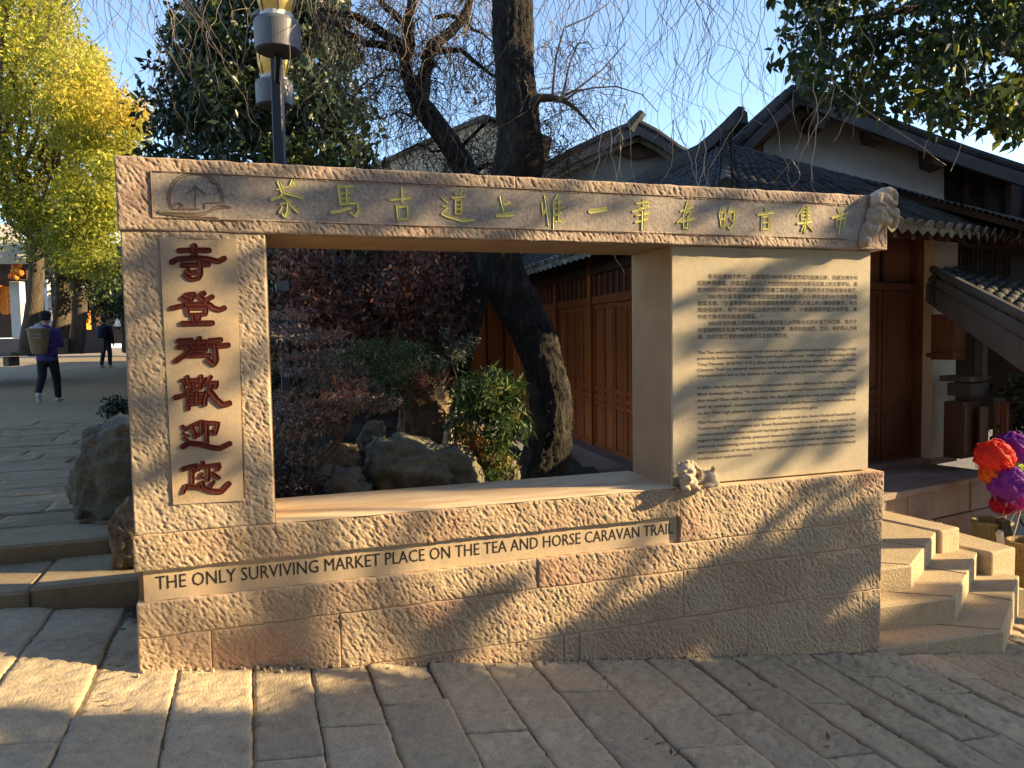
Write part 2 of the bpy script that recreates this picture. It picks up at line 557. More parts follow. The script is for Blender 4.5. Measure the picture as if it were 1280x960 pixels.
def rough_block(name, x0, x1, z0, z1, y0, y1, mt, parent, amp=.0024, tile=None, res=.0039, push=None, topz=None, ragged=.003, label=None):
    """block whose front face (y0) is a chiselled relief; push: rectangles let back behind inset plates; topz(x): sloping top"""
    tile = CH_A if tile is None else tile
    nx = max(2, int((x1-x0)/res)); nz = max(2, int((z1-z0)/res))
    gx = np.linspace(0, 1, nx+1); gz = np.linspace(0, 1, nz+1)
    X, Zt = np.meshgrid(x0+(x1-x0)*gx, gz)
    if topz is None: Zc = z0+(z1-z0)*Zt
    else: Zc = z0+(topz(X)-z0)*Zt
    ox, oz = hash(name+str(x0)) % 97*.0131, (x0*7.3+z0*3.1) % 1.26
    ox = (x0*3.7+z1*5.3) % 1.26
    h = samp(tile, X+ox, Zc+oz); low = samp(LOW, X*.8+oz, Zc*.8+ox)
    D = amp*h+.0022*low
    e = np.minimum(np.minimum(X-x0, x1-X), np.minimum(Zc-z0, (z1 if topz is None else topz(X))-Zc))
    edge = np.clip(e/.010, 0, 1)
    D = D*(.35+.65*edge)-.0035*(1-edge)**2
    if push:
        for (a0, a1, b0, b1) in push:
            ins = (X > a0) & (X < a1) & (Zc > b0) & (Zc < b1)
            D = np.where(ins, -.014, D)
    Y = y0-D
    wob = ragged*samp(LOW, X*2.5+1.1, Zc*2.5)
    # ragged outline
    top = (Zt > .999); bot = (Zt < .001)
    Zc = Zc+np.where(top | bot, wob*.5, 0)
    V = np.stack([X, Y, Zc], -1).reshape(-1, 3)
    W = nx+1
    i, j = np.meshgrid(np.arange(nx), np.arange(nz))
    q = (j*W+i).ravel()
    Fq = [np.stack([q, q+1, q+W+1, q+W], 1)]
    # border ring to the back
    border = np.concatenate([np.arange(0, W), W-1+W*np.arange(1, nz+1), (nz*W+np.arange(W-2, -1, -1)), W*np.arange(nz-1, 0, -1)])
    Bv = V[border].copy(); Bv[:, 1] = y1
    n0 = len(V); nb = len(border)
    k = np.arange(nb); k1 = (k+1) % nb
    Fq.append(np.stack([border[k1], border[k], n0+k, n0+k1], 1))
    V = np.concatenate([V, Bv])
    # back face: fan of quads
    c = len(V); V = np.concatenate([V, [[(x0+x1)/2, y1, (z0+z1)/2]]])
    tri = np.stack([n0+k1[::1], n0+k, np.full(nb, c), np.full(nb, c)], 1)
    o = np_mesh(name, V, np.concatenate(Fq), mt, parent)
    if label: o['label'] = label
    return o


# ------------------------------------------------------------------ the monument
LX = 3.73
mon = thing('stone_monument', 'large carved sandstone gateway tablet with a rectangular opening and Chinese and English inscriptions', 'monument', (1.86, .25, .1))
TH = .5
LZ0, LZ1 = 2.037, 2.320
# left pillar and lintel
rough_block('pillar', 0.004, .537, .838, LZ0-.001, 0, TH, M['pillar_stone'], mon, amp=.0014, tile=CH_B, push=[(.152, .420, .955, 2.005)])
rough_block('lintel', -.004, 1.62, LZ0, LZ1, -.006, TH-.02, M['lintel_stone'], mon, amp=.0014, push=[(.130, 3, 2.095, 2.256)])
rough_block('lintel', 1.622, 3.735, LZ0, LZ1, -.006, TH-.02, M['lintel_stone'], mon, amp=.0014, push=[(0, 3.60, 2.095, 2.256)])
b = MB(); b.box(.126, 3.61, -.004, .02, 2.090, 2.262); o = b.build('inscription_band', M['panel_stone'], mon)
b = MB()
b.prism([(.150, -.002, .950), (.416, -.002, .945), (.428, -.002, 2.012), (.142, -.002, 2.012)], (0, .02, 0))
b.build('inscription_plate', M['smooth_stone'], mon)
# thin carved border round the left end of the band
b = MB()
for p, q in (((.126, 2.086), (3.46, 2.086)), ((.122, 2.086), (.122, 2.266)), ((.126, 2.266), (3.46, 2.266))):
    b.tube([(p[0], -.0065, p[1]), (q[0], -.0065, q[1])], .0028, 4)
b.build('border_groove', M['groove'], mon)
# right pier: recessed tablet plus its plain left return
SLY = .045
b = MB(); b.box(2.445, 3.672, SLY, TH-.03, .838, LZ0-.002, .004)
b.build('inscription_slab', M['slab_stone'], mon)
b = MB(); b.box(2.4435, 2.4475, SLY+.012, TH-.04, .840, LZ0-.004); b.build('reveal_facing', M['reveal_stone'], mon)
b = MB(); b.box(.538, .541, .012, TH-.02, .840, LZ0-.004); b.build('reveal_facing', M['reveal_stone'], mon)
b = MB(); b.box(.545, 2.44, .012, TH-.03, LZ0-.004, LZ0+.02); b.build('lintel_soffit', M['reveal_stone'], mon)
# plain sill
ns = 60
V = []
for k in range(ns+1):
    x = .542+(2.443-.542)*k/ns
    V += [(x, -.001+.004*math.sin(k*.9), .8375), (x, .02, .842), (x, TH+.01, .842), (x, TH+.01, .80)]
Fq = [(a*4+c, a*4+c+4, a*4+c+5, a*4+c+1) for a in range(ns) for c in range(3)]
o = np_mesh('sill', V, Fq, M['sill_stone'], mon, smooth=True)
fix_normals(o)
# base courses
def blk(x0, x1, z0, z1, mt='rough_stone', amp=.0017, tile=None, y0=0.0, **k):
    g = .0012
    return rough_block('base_block', x0+g, x1-g, z0+g, z1-g, y0, TH+.02, M[mt], mon, amp=amp, tile=tile, **k)
blk(-.004, 2.462, .689, .838)
blk(2.462, 3.742, .560, .829)
blk(-.002, 1.70, .418, .560)
blk(1.70, 3.735, .418, .560)
blk(-.004, .27, .175, .418, tile=CH_B)
blk(.27, .79, .175, .418, tile=CH_B)
blk(.79, 2.48, .175, .418)
blk(2.48, 3.732, .175, .418)
blk(.3, 1.83, -.25, .175, tile=CH_B)
blk(1.83, 1.91, -.30, .175)
blk(1.91, 2.86, -.30, .175)
blk(2.86, 3.60, -.42, .175)
blk(3.60, 3.730, -.42, .175)
b = MB(); b.box(.026, 2.47, .021, TH, .5605, .692)
b.build('lettering_band', M['smooth_stone'], mon)
b = MB(); b.box(-.0+.004, 3.72, .06, TH+.015, -.4, .70); b.build('core', M['reveal_stone'], mon)
b = MB(); b.box(2.47, 3.665, .03, TH-.05, .70, .8305); b.build('ledge', M['sill_stone'], mon)


# ------------------------------------------------------------------ carved characters
def stroke_groove(mb, pts, w, y, lip=.0035, taper=(1, 1), smooth=False):
    """ribbon along pts (x,z) on plane y with a V groove between two raised lips"""
    P = [np.array(p, float) for p in pts]
    if smooth and len(P) > 4:
        PP = []
        for i in range(len(P)-1):
            p0, p1, p2, p3 = P[max(i-1, 0)], P[i], P[i+1], P[min(i+2, len(P)-1)]
            for t in (0, .33, .66): PP.append(.5*((2*p1)+(-p0+p2)*t+(2*p0-5*p1+4*p2-p3)*t*t+(-p0+3*p1-3*p2+p3)*t**3))
        P = PP+[P[-1]]
    Q = []
    n = len(P)
    if n == 2:
        for t in np.linspace(0, 1, 4): Q.append(P[0]*(1-t)+P[1]*t)
    else:
        for i in range(n-1):
            p0, p1, p2, p3 = P[max(i-1, 0)], P[i], P[i+1], P[min(i+2, n-1)]
            for t in np.linspace(0, 1, 4)[:-1 if i < n-2 else None]:
                Q.append(p1*(1-t)+p2*t)
    vs = []; m_ = len(Q)
    for i, q in enumerate(Q):
        t = Q[min(i+1, m_-1)]-Q[max(i-1, 0)]
        t = t/(np.linalg.norm(t)+1e-9)
        nrm = np.array([-t[1], t[0]])
        f = taper[0]+(taper[1]-taper[0])*i/(m_-1)
        ww = w*.5*f
        ext = 0
        for a, yy in ((-1.0, y+.001), (-.8, y-lip), (0, y-.0006), (.8, y-lip), (1.0, y+.001)):
            p = q+nrm*a*ww
            vs.append((p[0], yy, p[1]))
    fs = [(i*5+k, i*5+k+1, i*5+k+6, i*5+k+5) for i in range(m_-1) for k in range(4)]
    # rounded ends
    for i, sgn in ((0, -1), (m_-1, 1)):
        t = (Q[1]-Q[0]) if i == 0 else (Q[-1]-Q[-2])
        t = t/(np.linalg.norm(t)+1e-9); nrm = np.array([-t[1], t[0]])
        f = taper[0] if i == 0 else taper[1]
        prev = [i*5+k for k in range(5)]
        for ext, wf in ((.22, .86), (.38, .5)):
            c_ = Q[i]+t*sgn*w*ext*f; b0 = len(vs)
            for a, yy in ((-1.0, y+.001), (-.8, y-lip), (0, y-.0006 if ext < .3 else y-lip), (.8, y-lip), (1.0, y+.001)):
                p = c_+nrm*a*w*.5*f*wf; vs.append((p[0], yy, p[1]))
            for k in range(4):
                q4 = (prev[k], prev[k+1], b0+k+1, b0+k)
                fs.append(q4 if sgn > 0 else q4[::-1])
            prev = [b0+k for k in range(5)]
    mb.add(vs, fs)


def zoomed(zx, zy, rx, ry, s, Y=0.0):
    p = onY(rx+zx/s, ry+zy/s, Y)
    return (p[0], p[2])


def carve(name, strokes, region, mt, w, Y, lip, label=None):
    mb = MB()
    for k, st in enumerate(strokes):
        ww = w
        pts = st
        if isinstance(st[0], (int, float)): ww = w*st[0]; pts = st[1:]
        pts2 = [zoomed(a, b_, *region) for a, b_ in pts]
        stroke_groove(mb, pts2, ww, Y-.0002*k, lip, smooth=(name == 'emblem'))
    o = mb.build(name, mt, mon)
    if label: o['label'] = label
    return o


RA = (190, 290, 5.647); RB = (200, 450, 5.05)
BIG = [
 (RA, [[(190, 132), (300, 128), (405, 130)], [1.15, (300, 98), (300, 178)], [(140, 214), (180, 192), (300, 182), (400, 190), (470, 208), (512, 186)], [(215, 234), (400, 228)], [.85, (345, 205), (345, 300), (330, 328), (290, 336), (255, 325), (236, 298)], [1.0, (252, 272), (270, 292), (302, 284)]]),
 (RA, [[(240, 447), (300, 437), (278, 475), (220, 520), (138, 540)], [.9, (215, 467), (250, 484)], [(368, 432), (332, 450), (390, 500), (440, 538), (480, 550), (512, 536)], [.9, (427, 457), (385, 478)], [.8, (250, 508), (388, 506)], [.7, (250, 538), (388, 538), (384, 580), (256, 584), (250, 540)], [.7, (290, 590), (296, 632)], [.7, (338, 590), (330, 632)], [(216, 646), (428, 642)]]),
 (RA, [[(188, 770), (278, 764)], [(190, 812), (270, 806), (240, 862), (168, 912)], [.9, (336, 748), (346, 868)], [.8, (290, 777), (388, 772)], [.8, (286, 808), (396, 802)], [.8, (292, 838), (384, 832)], [.9, (264, 872), (402, 868)], [(405, 768), (486, 760)], [(400, 798), (470, 804), (540, 798)], [(446, 806), (456, 900), (440, 934), (400, 905)]]),
 (RB, [[.8, (136, 130), (288, 122)], [.7, (175, 104), (180, 142)], [.7, (262, 100), (262, 138)], [.6, (150, 155), (200, 152), (198, 185), (155, 187), (150, 157)], [.6, (215, 152), (263, 150), (261, 180), (218, 183), (215, 154)], [.95, (98, 238), (150, 222), (192, 196)], [.85, (186, 200), (180, 308)], [.65, (186, 212), (288, 208)], [.6, (190, 235), (280, 231)], [.6, (190, 255), (276, 251)], [.65, (186, 277), (274, 272)], [.7, (236, 206), (236, 274)], [.8, (322, 106), (284, 160)], [.8, (302, 146), (364, 140), (352, 172)], [.8, (325, 165), (290, 240), (285, 282)], [1.1, (316, 195), (360, 250), (400, 283), (440, 272)]]),
 (RB, [[.5, (144, 415), (178, 440), (158, 446), (142, 420)], [.5, (146, 464), (182, 480)], [.5, (150, 492), (180, 506)], [.85, (192, 420), (260, 390), (296, 396)], [.8, (204, 422), (226, 488), (270, 450)], [.8, (262, 400), (262, 455)], [.8, (296, 396), (298, 520)], [.8, (300, 396), (370, 398), (350, 465), (320, 452)], [1.0, (144, 548), (180, 524), (250, 530), (330, 552), (380, 556), (442, 526)]]),
 (RB, [[(148, 688), (230, 665), (206, 712)], [.8, (206, 700), (205, 772)], [.8, (272, 646), (244, 690)], [.9, (255, 676), (380, 660), (364, 690)], [.8, (306, 680), (304, 756)], [.6, (264, 716), (248, 742), (270, 742)], [.8, (328, 714), (372, 744)], [.7, (168, 788), (148, 836)], [1.0, (192, 800), (260, 800), (330, 826), (390, 830), (437, 778)], [.8, (266, 770), (276, 796)], [.7, (338, 770), (320, 798)]])]
for reg, st in BIG: carve('red_character', st, reg, M['maroon'], .0235, -.0025, .0030)
RC = (330, 215, 4.74); RD = (590, 215, 5.333); RE = (820, 235, 4.923)
GOLD = [
 (RC, [[(85, 60), (110, 125)], [(170, 50), (158, 78)], [.7, (80, 105), (190, 76)], [(125, 120), (95, 150), (45, 165)], [1.1, (125, 125), (230, 155)], [.8, (118, 155), (152, 182)], [(145, 170), (140, 240), (125, 268), (115, 254)], [.7, (100, 190), (162, 174)], [.8, (112, 208), (94, 242)], [.9, (165, 205), (202, 238)]]),
 (RC, [[(440, 85), (456, 192)], [.8, (440, 90), (530, 84)], [.8, (490, 90), (492, 188)], [.6, (455, 128), (510, 124)], [.6, (456, 160), (510, 155)], [.9, (456, 192), (555, 184), (562, 232), (540, 262), (512, 240)], [1.1, (400, 240), (450, 233), (512, 214)]]),
 (RC, [[(820, 95), (820, 176)], [(748, 166), (872, 154)], [(788, 200), (796, 285)], [.8, (795, 208), (852, 204), (850, 268)], [.8, (798, 281), (850, 278)]]),
 (RC, [[.8, (1053, 150), (1087, 182)], [.8, (1060, 200), (1090, 212), (1054, 246)], [1.1, (1056, 250), (1090, 266), (1180, 291), (1242, 285)], [.6, (1130, 120), (1140, 136)], [.6, (1175, 110), (1160, 136)], [.8, (1118, 156), (1192, 145)], [.8, (1135, 160), (1136, 250)], [.7, (1136, 168), (1170, 165), (1168, 250)], [.6, (1140, 196), (1166, 194)], [.6, (1140, 222), (1166, 220)], [.6, (1136, 250), (1170, 248)]]),
 (RD, [[1.1, (188, 168), (216, 282)], [.9, (206, 222), (258, 205)], [1.5, (165, 292), (270, 286)]]),
 (RD, [[(466, 208), (475, 292), (494, 244)], [.9, (485, 160), (510, 355)], [.9, (570, 150), (538, 222)], [(545, 200), (545, 385)], [.8, (550, 212), (600, 196)], [.8, (550, 246), (618, 236)], [.8, (550, 288), (596, 272)], [.8, (550, 332), (596, 328)], [.8, (578, 190), (578, 328)]]),
 (RD, [[1.9, (785, 266), (820, 262), (893, 248)]]),
 (RD, [[.9, (1140, 185), (1140, 226)], [(1096, 210), (1176, 198)], [1.1, (1070, 266), (1182, 226)], [.7, (1110, 240), (1120, 256)], [.7, (1162, 235), (1150, 252)], [.9, (1094, 292), (1180, 276)], [.9, (1088, 336), (1172, 314)], [1.0, (1135, 266), (1132, 386)]]),
 (RE, [[.7, (190, 85), (202, 110)], [.9, (150, 145), (228, 115)], [.9, (190, 95), (165, 180), (128, 216)], [.8, (166, 175), (168, 250)], [.7, (180, 152), (215, 142), (196, 172)], [.9, (196, 172), (192, 252), (172, 242)], [.9, (150, 210), (237, 190)]]),
 (RE, [[.8, (400, 120), (386, 160)], [.9, (386, 150), (400, 242)], [.8, (390, 152), (426, 150), (415, 242)], [.6, (395, 195), (420, 190)], [.7, (400, 240), (418, 240)], [.8, (455, 115), (440, 162)], [.9, (445, 152), (482, 145), (475, 222), (450, 256), (440, 236)], [.7, (452, 185), (462, 206)]]),
 (RE, [[.8, (668, 120), (680, 160)], [1.1, (625, 166), (722, 152)], [.8, (650, 172), (646, 260)], [.8, (650, 180), (692, 175), (690, 252)], [.7, (655, 216), (688, 212)], [.8, (648, 256), (694, 252)]]),
 (RE, [[.8, (905, 115), (868, 172)], [.8, (890, 150), (895, 228)], [.7, (905, 130), (950, 120)], [.6, (898, 150), (946, 144)], [.6, (898, 172), (946, 166)], [.6, (896, 195), (950, 188)], [.7, (925, 120), (925, 195)], [1.0, (868, 220), (958, 208)], [.9, (918, 195), (912, 276)], [.8, (910, 222), (892, 264)], [.8, (925, 220), (962, 264)]]),
 (RE, [[.8, (1115, 130), (1127, 156)], [1.1, (1080, 185), (1177, 154)], [.8, (1104, 188), (1110, 242)], [.9, (1106, 194), (1167, 184), (1150, 228)], [.9, (1136, 166), (1120, 286)]])]
for reg, st in GOLD: carve('gold_character', st, reg, M['gold'], .0125, -.0045, .0030)
# emblem: an incised sun disc over a little pavilion and waves
RM = (180, 190, 4.923)
em = [[(165, 350), (148, 290), (160, 220), (205, 160), (285, 130), (370, 135), (440, 178), (480, 240), (492, 310)],
      [(178, 345), (162, 290), (172, 228), (213, 172), (288, 142), (365, 148), (430, 188), (468, 245), (478, 300)],
      [(318, 205), (318, 345)], [(262, 262), (318, 208), (375, 262)], [(280, 240), (318, 225), (360, 240)], [(180, 352), (340, 352)],
      [(376, 314), (482, 314)], [(376, 314), (376, 350)], [(110, 370), (200, 376), (330, 378), (400, 360), (460, 330), (530, 338)],
      [(150, 385), (240, 392), (350, 392), (400, 372), (470, 345), (535, 345)], [(190, 330), (215, 312), (245, 330), (225, 342)],
      [(400, 165), (420, 190), (455, 200)], [(440, 225), (470, 235), (450, 250)], [(100, 360), (110, 380), (300, 402), (430, 402), (460, 412)]]
carve('emblem', em, RM, M['groove'], .0048, -.0045, .0006)


# ------------------------------------------------------------------ written text
def text_rows(name, rows, x0, x1, ztop, pitch, size, y, mt, justify=True, squash=.93, bold=0.0, slant=0.0):
    """each row: (text, x offset, x end or None) -> one flat mesh"""
    allv, allf = [], []
    for k, (s, xa, xb) in enumerate(rows):
        cu = bpy.data.curves.new('t', 'FONT'); cu.body = s; cu.size = size
        cu.resolution_u = 2
        if bold: cu.offset = bold
        ob = bpy.data.objects.new('t', cu); COL.objects.link(ob)
        bpy.context.view_layer.update()
        me = ob.to_mesh()
        vs = np.array([v.co[:] for v in me.vertices])
        fs = [tuple(p.vertices) for p in me.polygons]
        ob.to_mesh_clear(); bpy.data.objects.remove(ob); bpy.data.curves.remove(cu)
        if len(vs) == 0: continue
        w0, w1 = vs[:, 0].min(), vs[:, 0].max()
        a = x0+xa; b_ = x1 if xb is None else x0+xb
        sx = (b_-a)/(w1-w0) if (justify or xb is not None) else squash
        X = a+(vs[:, 0]-w0)*sx
        Z = ztop-k*pitch+vs[:, 1]+slant*(X-x0)
        base = len(allv)
        allv += [(x, y, z) for x, z in zip(X, Z)]
        allf += [tuple(i+base for i in f) for f in fs]
    mb = MB(); mb.v = allv; mb.f = allf
    return mb.build(name, mt, mon)


BW = .0415
ya = .0198
elt = text_rows('english_lettering', [('THE ONLY SURVIVING MARKET PLACE ON THE TEA AND HORSE CARAVAN TRAIL', 0, None)], .070, 2.435, .6050, 1, .080, ya, M['ink'])
def split_islands(o, name):
    me = o.data
    par = list(range(len(me.vertices)))
    def find(a):
        while par[a] != a: par[a] = par[par[a]]; a = par[a]
        return a
    for e in me.edges:
        a, b = find(e.vertices[0]), find(e.vertices[1])
        if a != b: par[a] = b
    gr = {}
    for p in me.polygons: gr.setdefault(find(p.vertices[0]), []).append(tuple(p.vertices))
    for fs in sorted(gr.values(), key=lambda f: me.vertices[f[0][0]].co.x):
        ids = sorted({i for f in fs for i in f}); mp = {i: k for k, i in enumerate(ids)}
        m2 = bpy.data.meshes.new(name); m2.from_pydata([tuple(me.vertices[i].co) for i in ids], [], [tuple(mp[i] for i in f) for f in fs])
        link_mesh(name, m2, me.materials[0], o.parent)
    bpy.data.objects.remove(o)
split_islands(elt, 'letter')
cn = ['茶马古道始于唐代，在被誉的1000多年里发展成为连接云南、西藏及境外地',
      '区的商贸通道。沙溪曾是在长达几个世纪的时间里作为茶马古道上的主要驿站，直',
      '到20世纪中叶现代公路的建设和交通工具的发展，驿站经济才开始逐渐地衰落。',
      '2001年沙溪寺登街被世界纪念性建筑基金会列入值得关注的101个世界濒危',
      '建筑名录。“沙溪寺登街是连接西藏和东南亚的茶马古道上唯一幸存的集市，有古',
      '戏台和庙宇，有客栈和马店及保护村子的寨门，大都是保存完整的老街道，集',
      '中这个集市的功能相当完备。”',
      '2002年剑川县人民政府和瑞士联邦理工大学联合实施沙溪复兴工程，致力于',
      '沙溪独特的文化遗产保护和乡村可持续发展，兼顾利用自然、文化、保护和人力资',
      '源，为后代的繁荣提供创造新的文化价值和历史。']
pa = onY(872, 345, SLY); pb = onY(872, 421, SLY); pc = onY(1072, 345, SLY)
TX0, TX1 = pa[0], pc[0]
PT = (pa[2]-pb[2])/9
cw = TX1-TX0
ends = [None, None, None, None, None, None, cw*.385, None, None, cw*.55]
offs = [.06*cw, 0, 0, .06*cw, 0, 0, 0, .06*cw, 0, 0]
text_rows('chinese_inscription', [(cn[i], offs[i], ends[i]) for i in range(10)], TX0, TX1, pa[2]-.010, PT, .0255, SLY-.0012, M['ink2'], bold=.0003)
paras = [['The Tea and Horse Caravan trail existed as a commercial network, facilitating trade',
          'primarily between Yunnan, Tibet and beyond for over 1000 years beginning in the',
          'Tang Dynasty (618-907 A.D.). Shaxi served as a pivotal stop along the Tea and Horse',
          'Caravan Trail for several centuries before the arrival of modernization of roads and',
          'transportation led to the decline of the Tea and Horse Caravan Trail in the late 1950s.'],
         ['In 2001, the World Monument Fund nominated the Shaxi Market Place on the list of 101',
          'Most Endangered Sites. “A one time waystation on the Tea and Horse Caravan Trail',
          'that linked Tibet with Southeast Asia, the Shaxi Market is the only surviving example of',
          'such an entrepot, complete with intact theater, guest houses for merchants, nearby',
          'to the Tibet high plateau, a temple precinct and protective gate.”'],
         ['The People’s Government of Jianchuan County and the Swiss Federal Institute of',
          'Technology (ETH) initiated the Shaxi Rehabilitation Project in 2002, to ensure the',
          'conservation of unique cultural heritage and the sustainable development of the',
          'region based on carefully planned measures for responsible growth, best use',
          'practices maximizing on local natural, cultural, environmental and human resources,',
          'and a restitution of the past for the future generations to restore centuries of cultural',
          'tradition and regional history.']]
for j, (yt, yb, ps) in enumerate([(441, 470, paras[0]), (485, 517, paras[1]), (528.5, 573.5, paras[2])]):
    n = len(ps)
    za = onY(872, yt, SLY)[2]; zb = onY(872, yb, SLY)[2]
    en = [None]*n
    if j == 1: en[-1] = cw*.76
    if j == 2: en[-1] = cw*.33
    text_rows('english_inscription', [(ps[i], 0, en[i]) for i in range(n)], TX0-.002, TX1-.004, za-.006, (za-zb)/(n-1), .0212, SLY-.0012, M['ink2'], bold=.0003)

# ------------------------------------------------------------------ the two carved beasts
c = onY(873, 598, .0)
cx, cz = c[0]-.018, .832
E1 = [((cx-.058, -.015, cz+.088), (.050, .045, .046)), ((cx-.078, -.058, cz+.066), (.027, .027, .020)), ((cx-.072, -.052, cz+.042), (.024, .024, .013)), ((cx-.083, -.078, cz+.074), (.010, .010, .008)),
      ((cx-.090, -.048, cz+.094), (.014, .012, .009)), ((cx-.056, -.056, cz+.098), (.015, .012, .010)), ((cx-.086, -.054, cz+.085), (.007, .006, .006)), ((cx-.058, -.060, cz+.087), (.007, .006, .006)),
      ((cx-.018, -.020, cz+.112), (.012, .010, .022), (0, .5, 0)), ((cx-.095, -.008, cz+.118), (.012, .010, .018), (0, -.5, 0)),
      ((cx-.050, -.020, cz+.035), (.046, .042, .040)), ((cx-.088, -.060, cz+.013), (.020, .030, .014)), ((cx-.034, -.062, cz+.013), (.021, .030, .014)), ((cx-.085, -.035, cz+.03), (.018, .022, .03)), ((cx-.036, -.038, cz+.032), (.019, .024, .032)),
      ((cx+.020, .005, cz+.048), (.070, .038, .040)), ((cx+.075, -.008, cz+.044), (.044, .040, .042)), ((cx+.046, -.046, cz+.014), (.034, .020, .013)), ((cx+.085, -.030, cz+.022), (.034, .024, .022))]
for k in range(8): E1.append(((cx+.112-.004*k+.006*math.sin(k), -.006-.003*k, cz+.018+.011*k), (.012, .012, .011)))
for k in range(13):
    a = .2+k*.38
    E1.append(((cx-.050+.048*math.cos(a), -.012+.006*math.sin(3*a), cz+.088+.047*math.sin(a)), (.014, .016, .013)))
for k in range(8):
    a = -1.2+k*.35
    E1.append(((cx-.034+.044*math.cos(a), -.038, cz+.072+.040*math.sin(a)), (.011, .012, .011)))
o = blob('carved_lion', E1, M['carved'], mon, .0034, 1); chop(o, .0025, 40, 3)
o['label'] = 'small curled stone lion crouching on the ledge'
bx, bz = 3.66, 2.19
E2 = [((bx+.02, -.01, bz+.10), (.07, .06, .06)), ((bx+.05, -.02, bz+.145), (.05, .05, .03)), ((bx-.01, -.02, bz+.03), (.06, .05, .09), (0, .5, 0)),
      ((bx-.075, -.012, bz-.06), (.035, .035, .07), (0, .45, 0)), ((bx-.09, -.02, bz-.12), (.035, .035, .03)), ((bx+.075, -.03, bz+.03), (.04, .045, .04)),
      ((bx+.085, -.035, bz-.01), (.022, .03, .035)), ((bx+.03, -.035, bz-.005), (.045, .03, .03)), ((bx-.03, -.035, bz+.10), (.03, .03, .05), (0, .5, 0)),
      ((bx+.085, -.02, bz+.11), (.025, .04, .055)), ((bx-.04, -.03, bz-.05), (.03, .03, .06), (0, .6, 0)), ((bx+.0, -.05, bz+.07), (.05, .02, .014), (0, .5, 0)),
      ((bx+.03, -.055, bz+.04), (.05, .02, .013), (0, .6, 0)), ((bx+.05, -.055, bz+.09), (.045, .02, .013), (0, .4, 0))]
o = blob('carved_beast', E2, M['carved'], mon, .0040, 1); chop(o, .008, 34, 8)
o['label'] = 'curling stone beast head clasping the right end of the lintel'

# ------------------------------------------------------------------ plaza paving
gs = []
gx = np.linspace(-400, 400, 41); gy = np.linspace(-300, 500, 41)
X, Y = np.meshgrid(gx, gy)
V = np.stack([X, Y, np.full_like(X, -1.6)], -1).reshape(-1, 3)
i, j = np.meshgrid(np.arange(40), np.arange(40)); q = (j*41+i).ravel()
g = np_mesh('ground', V, np.stack([q, q+1, q+42, q+41], 1), M['ground'])
g['kind'] = 'structure'
b = MB()
px0, px1, py0, py1 = -3.2, 9.4, -6.0, 1.25
b.add([(px0, py0, plaza_z(px0)-.017), (px1, py0, plaza_z(px1)-.017), (px1, py1, plaza_z(px1)-.017), (px0, py1, plaza_z(px0)-.017),
       (px0, py0, -1.7), (px1, py0, -1.7), (px1, py1, -1.7), (px0, py1, -1.7)],
      [(0, 1, 2, 3), (0, 4, 5, 1), (1, 5, 6, 2), (2, 6, 7, 3), (3, 7, 4, 0), (7, 6, 5, 4)])
plaza = b.build('plaza', M['mortar']); plaza['kind'] = 'structure'


def paver(x0, x1, y0, y1, zf, parent, mt, res=.02, amp=.0028, thick=.03, tile=None, name='paving_stone', lean=.003, rs=rng):
    tile = CH_G if tile is None else tile
    nx = max(2, int((x1-x0)/res)); ny = max(2, int((y1-y0)/res))
    X, Y = np.meshgrid(np.linspace(x0, x1, nx+1), np.linspace(y0, y1, ny+1))
    cxx, cyy = (x0+x1)/2, (y0+y1)/2
    dz, tx, ty = rs.normal()*lean*.6, rs.normal()*lean*1.6, rs.normal()*lean*.7
    ex = np.minimum(X-x0, x1-X); ey = np.minimum(Y-y0, y1-Y); e = np.minimum(ex, ey)
    ed = np.clip(e/.014, 0, 1)
    Z = zf(X, Y)+dz+(X-cxx)*tx/(x1-x0)*2+(Y-cyy)*ty+amp*samp(tile, X+x0, Y+y0)*(.4+.6*ed)+.0032*samp(LOW, X*.5+y0, Y*.5)-.005*(1-ed)**2
    wx =   .0018*samp(LOW, Y*1.1+x0*3, X*0+.3)+.0012*rs.normal(size=X.shape); wy = .0018*samp(LOW, X*1.1+y0*3, Y*0+.7)+.001*rs.normal(size=X.shape)
    Xo = X+np.where(ex < 1e-6, wx, 0); Yo = Y+np.where(ey < 1e-6, wy, 0)
    V = np.stack([Xo, Yo, Z], -1).reshape(-1, 3)
    W = nx+1
    i, j = np.meshgrid(np.arange(nx), np.arange(ny)); q = (j*W+i).ravel()
    Fq = [np.stack([q, q+1, q+W+1, q+W], 1)]
    border = np.concatenate([np.arange(0, W), W-1+W*np.arange(1, ny+1), (ny*W+np.arange(W-2, -1, -1)), W*np.arange(ny-1, 0, -1)])
    Bv = V[border].copy(); Bv[:, 2] -= thick
    n0 = len(V); nb = len(border); k = np.arange(nb); k1 = (k+1) % nb
    Fq.append(np.stack([border[k1], border[k], n0+k, n0+k1], 1))
    return np_mesh(name, np.concatenate([V, Bv]), np.concatenate(Fq), mt, parent)


def zp(X, Y): return .294-.129*X
x = -3.15
while x < 6.2:
    wd = .265+random.uniform(-.035, .05)
    y = -2.4-random.uniform(0, .5)
    lim = .62 if x < .02 else -.0
    if x > 3.7: lim = -.03
    if x > 4.45: lim = .55
    lim_x = lim
    while y < lim_x-.1:
        ln = random.uniform(.55, 1.25)
        y2 = min(y+ln, lim_x+ (.0 if x > 0 else .15))
        if lim_x-y2 < .2: y2 = lim_x+(.0 if x > 0 else .15)
        near = y2 > -1.9 and x > -1.3
        paver(x+.0035, x+wd-.0035, y+.003, y2-.003, zp, plaza, M['paver'], res=.013 if near else .03)
        y = y2
    x += wd
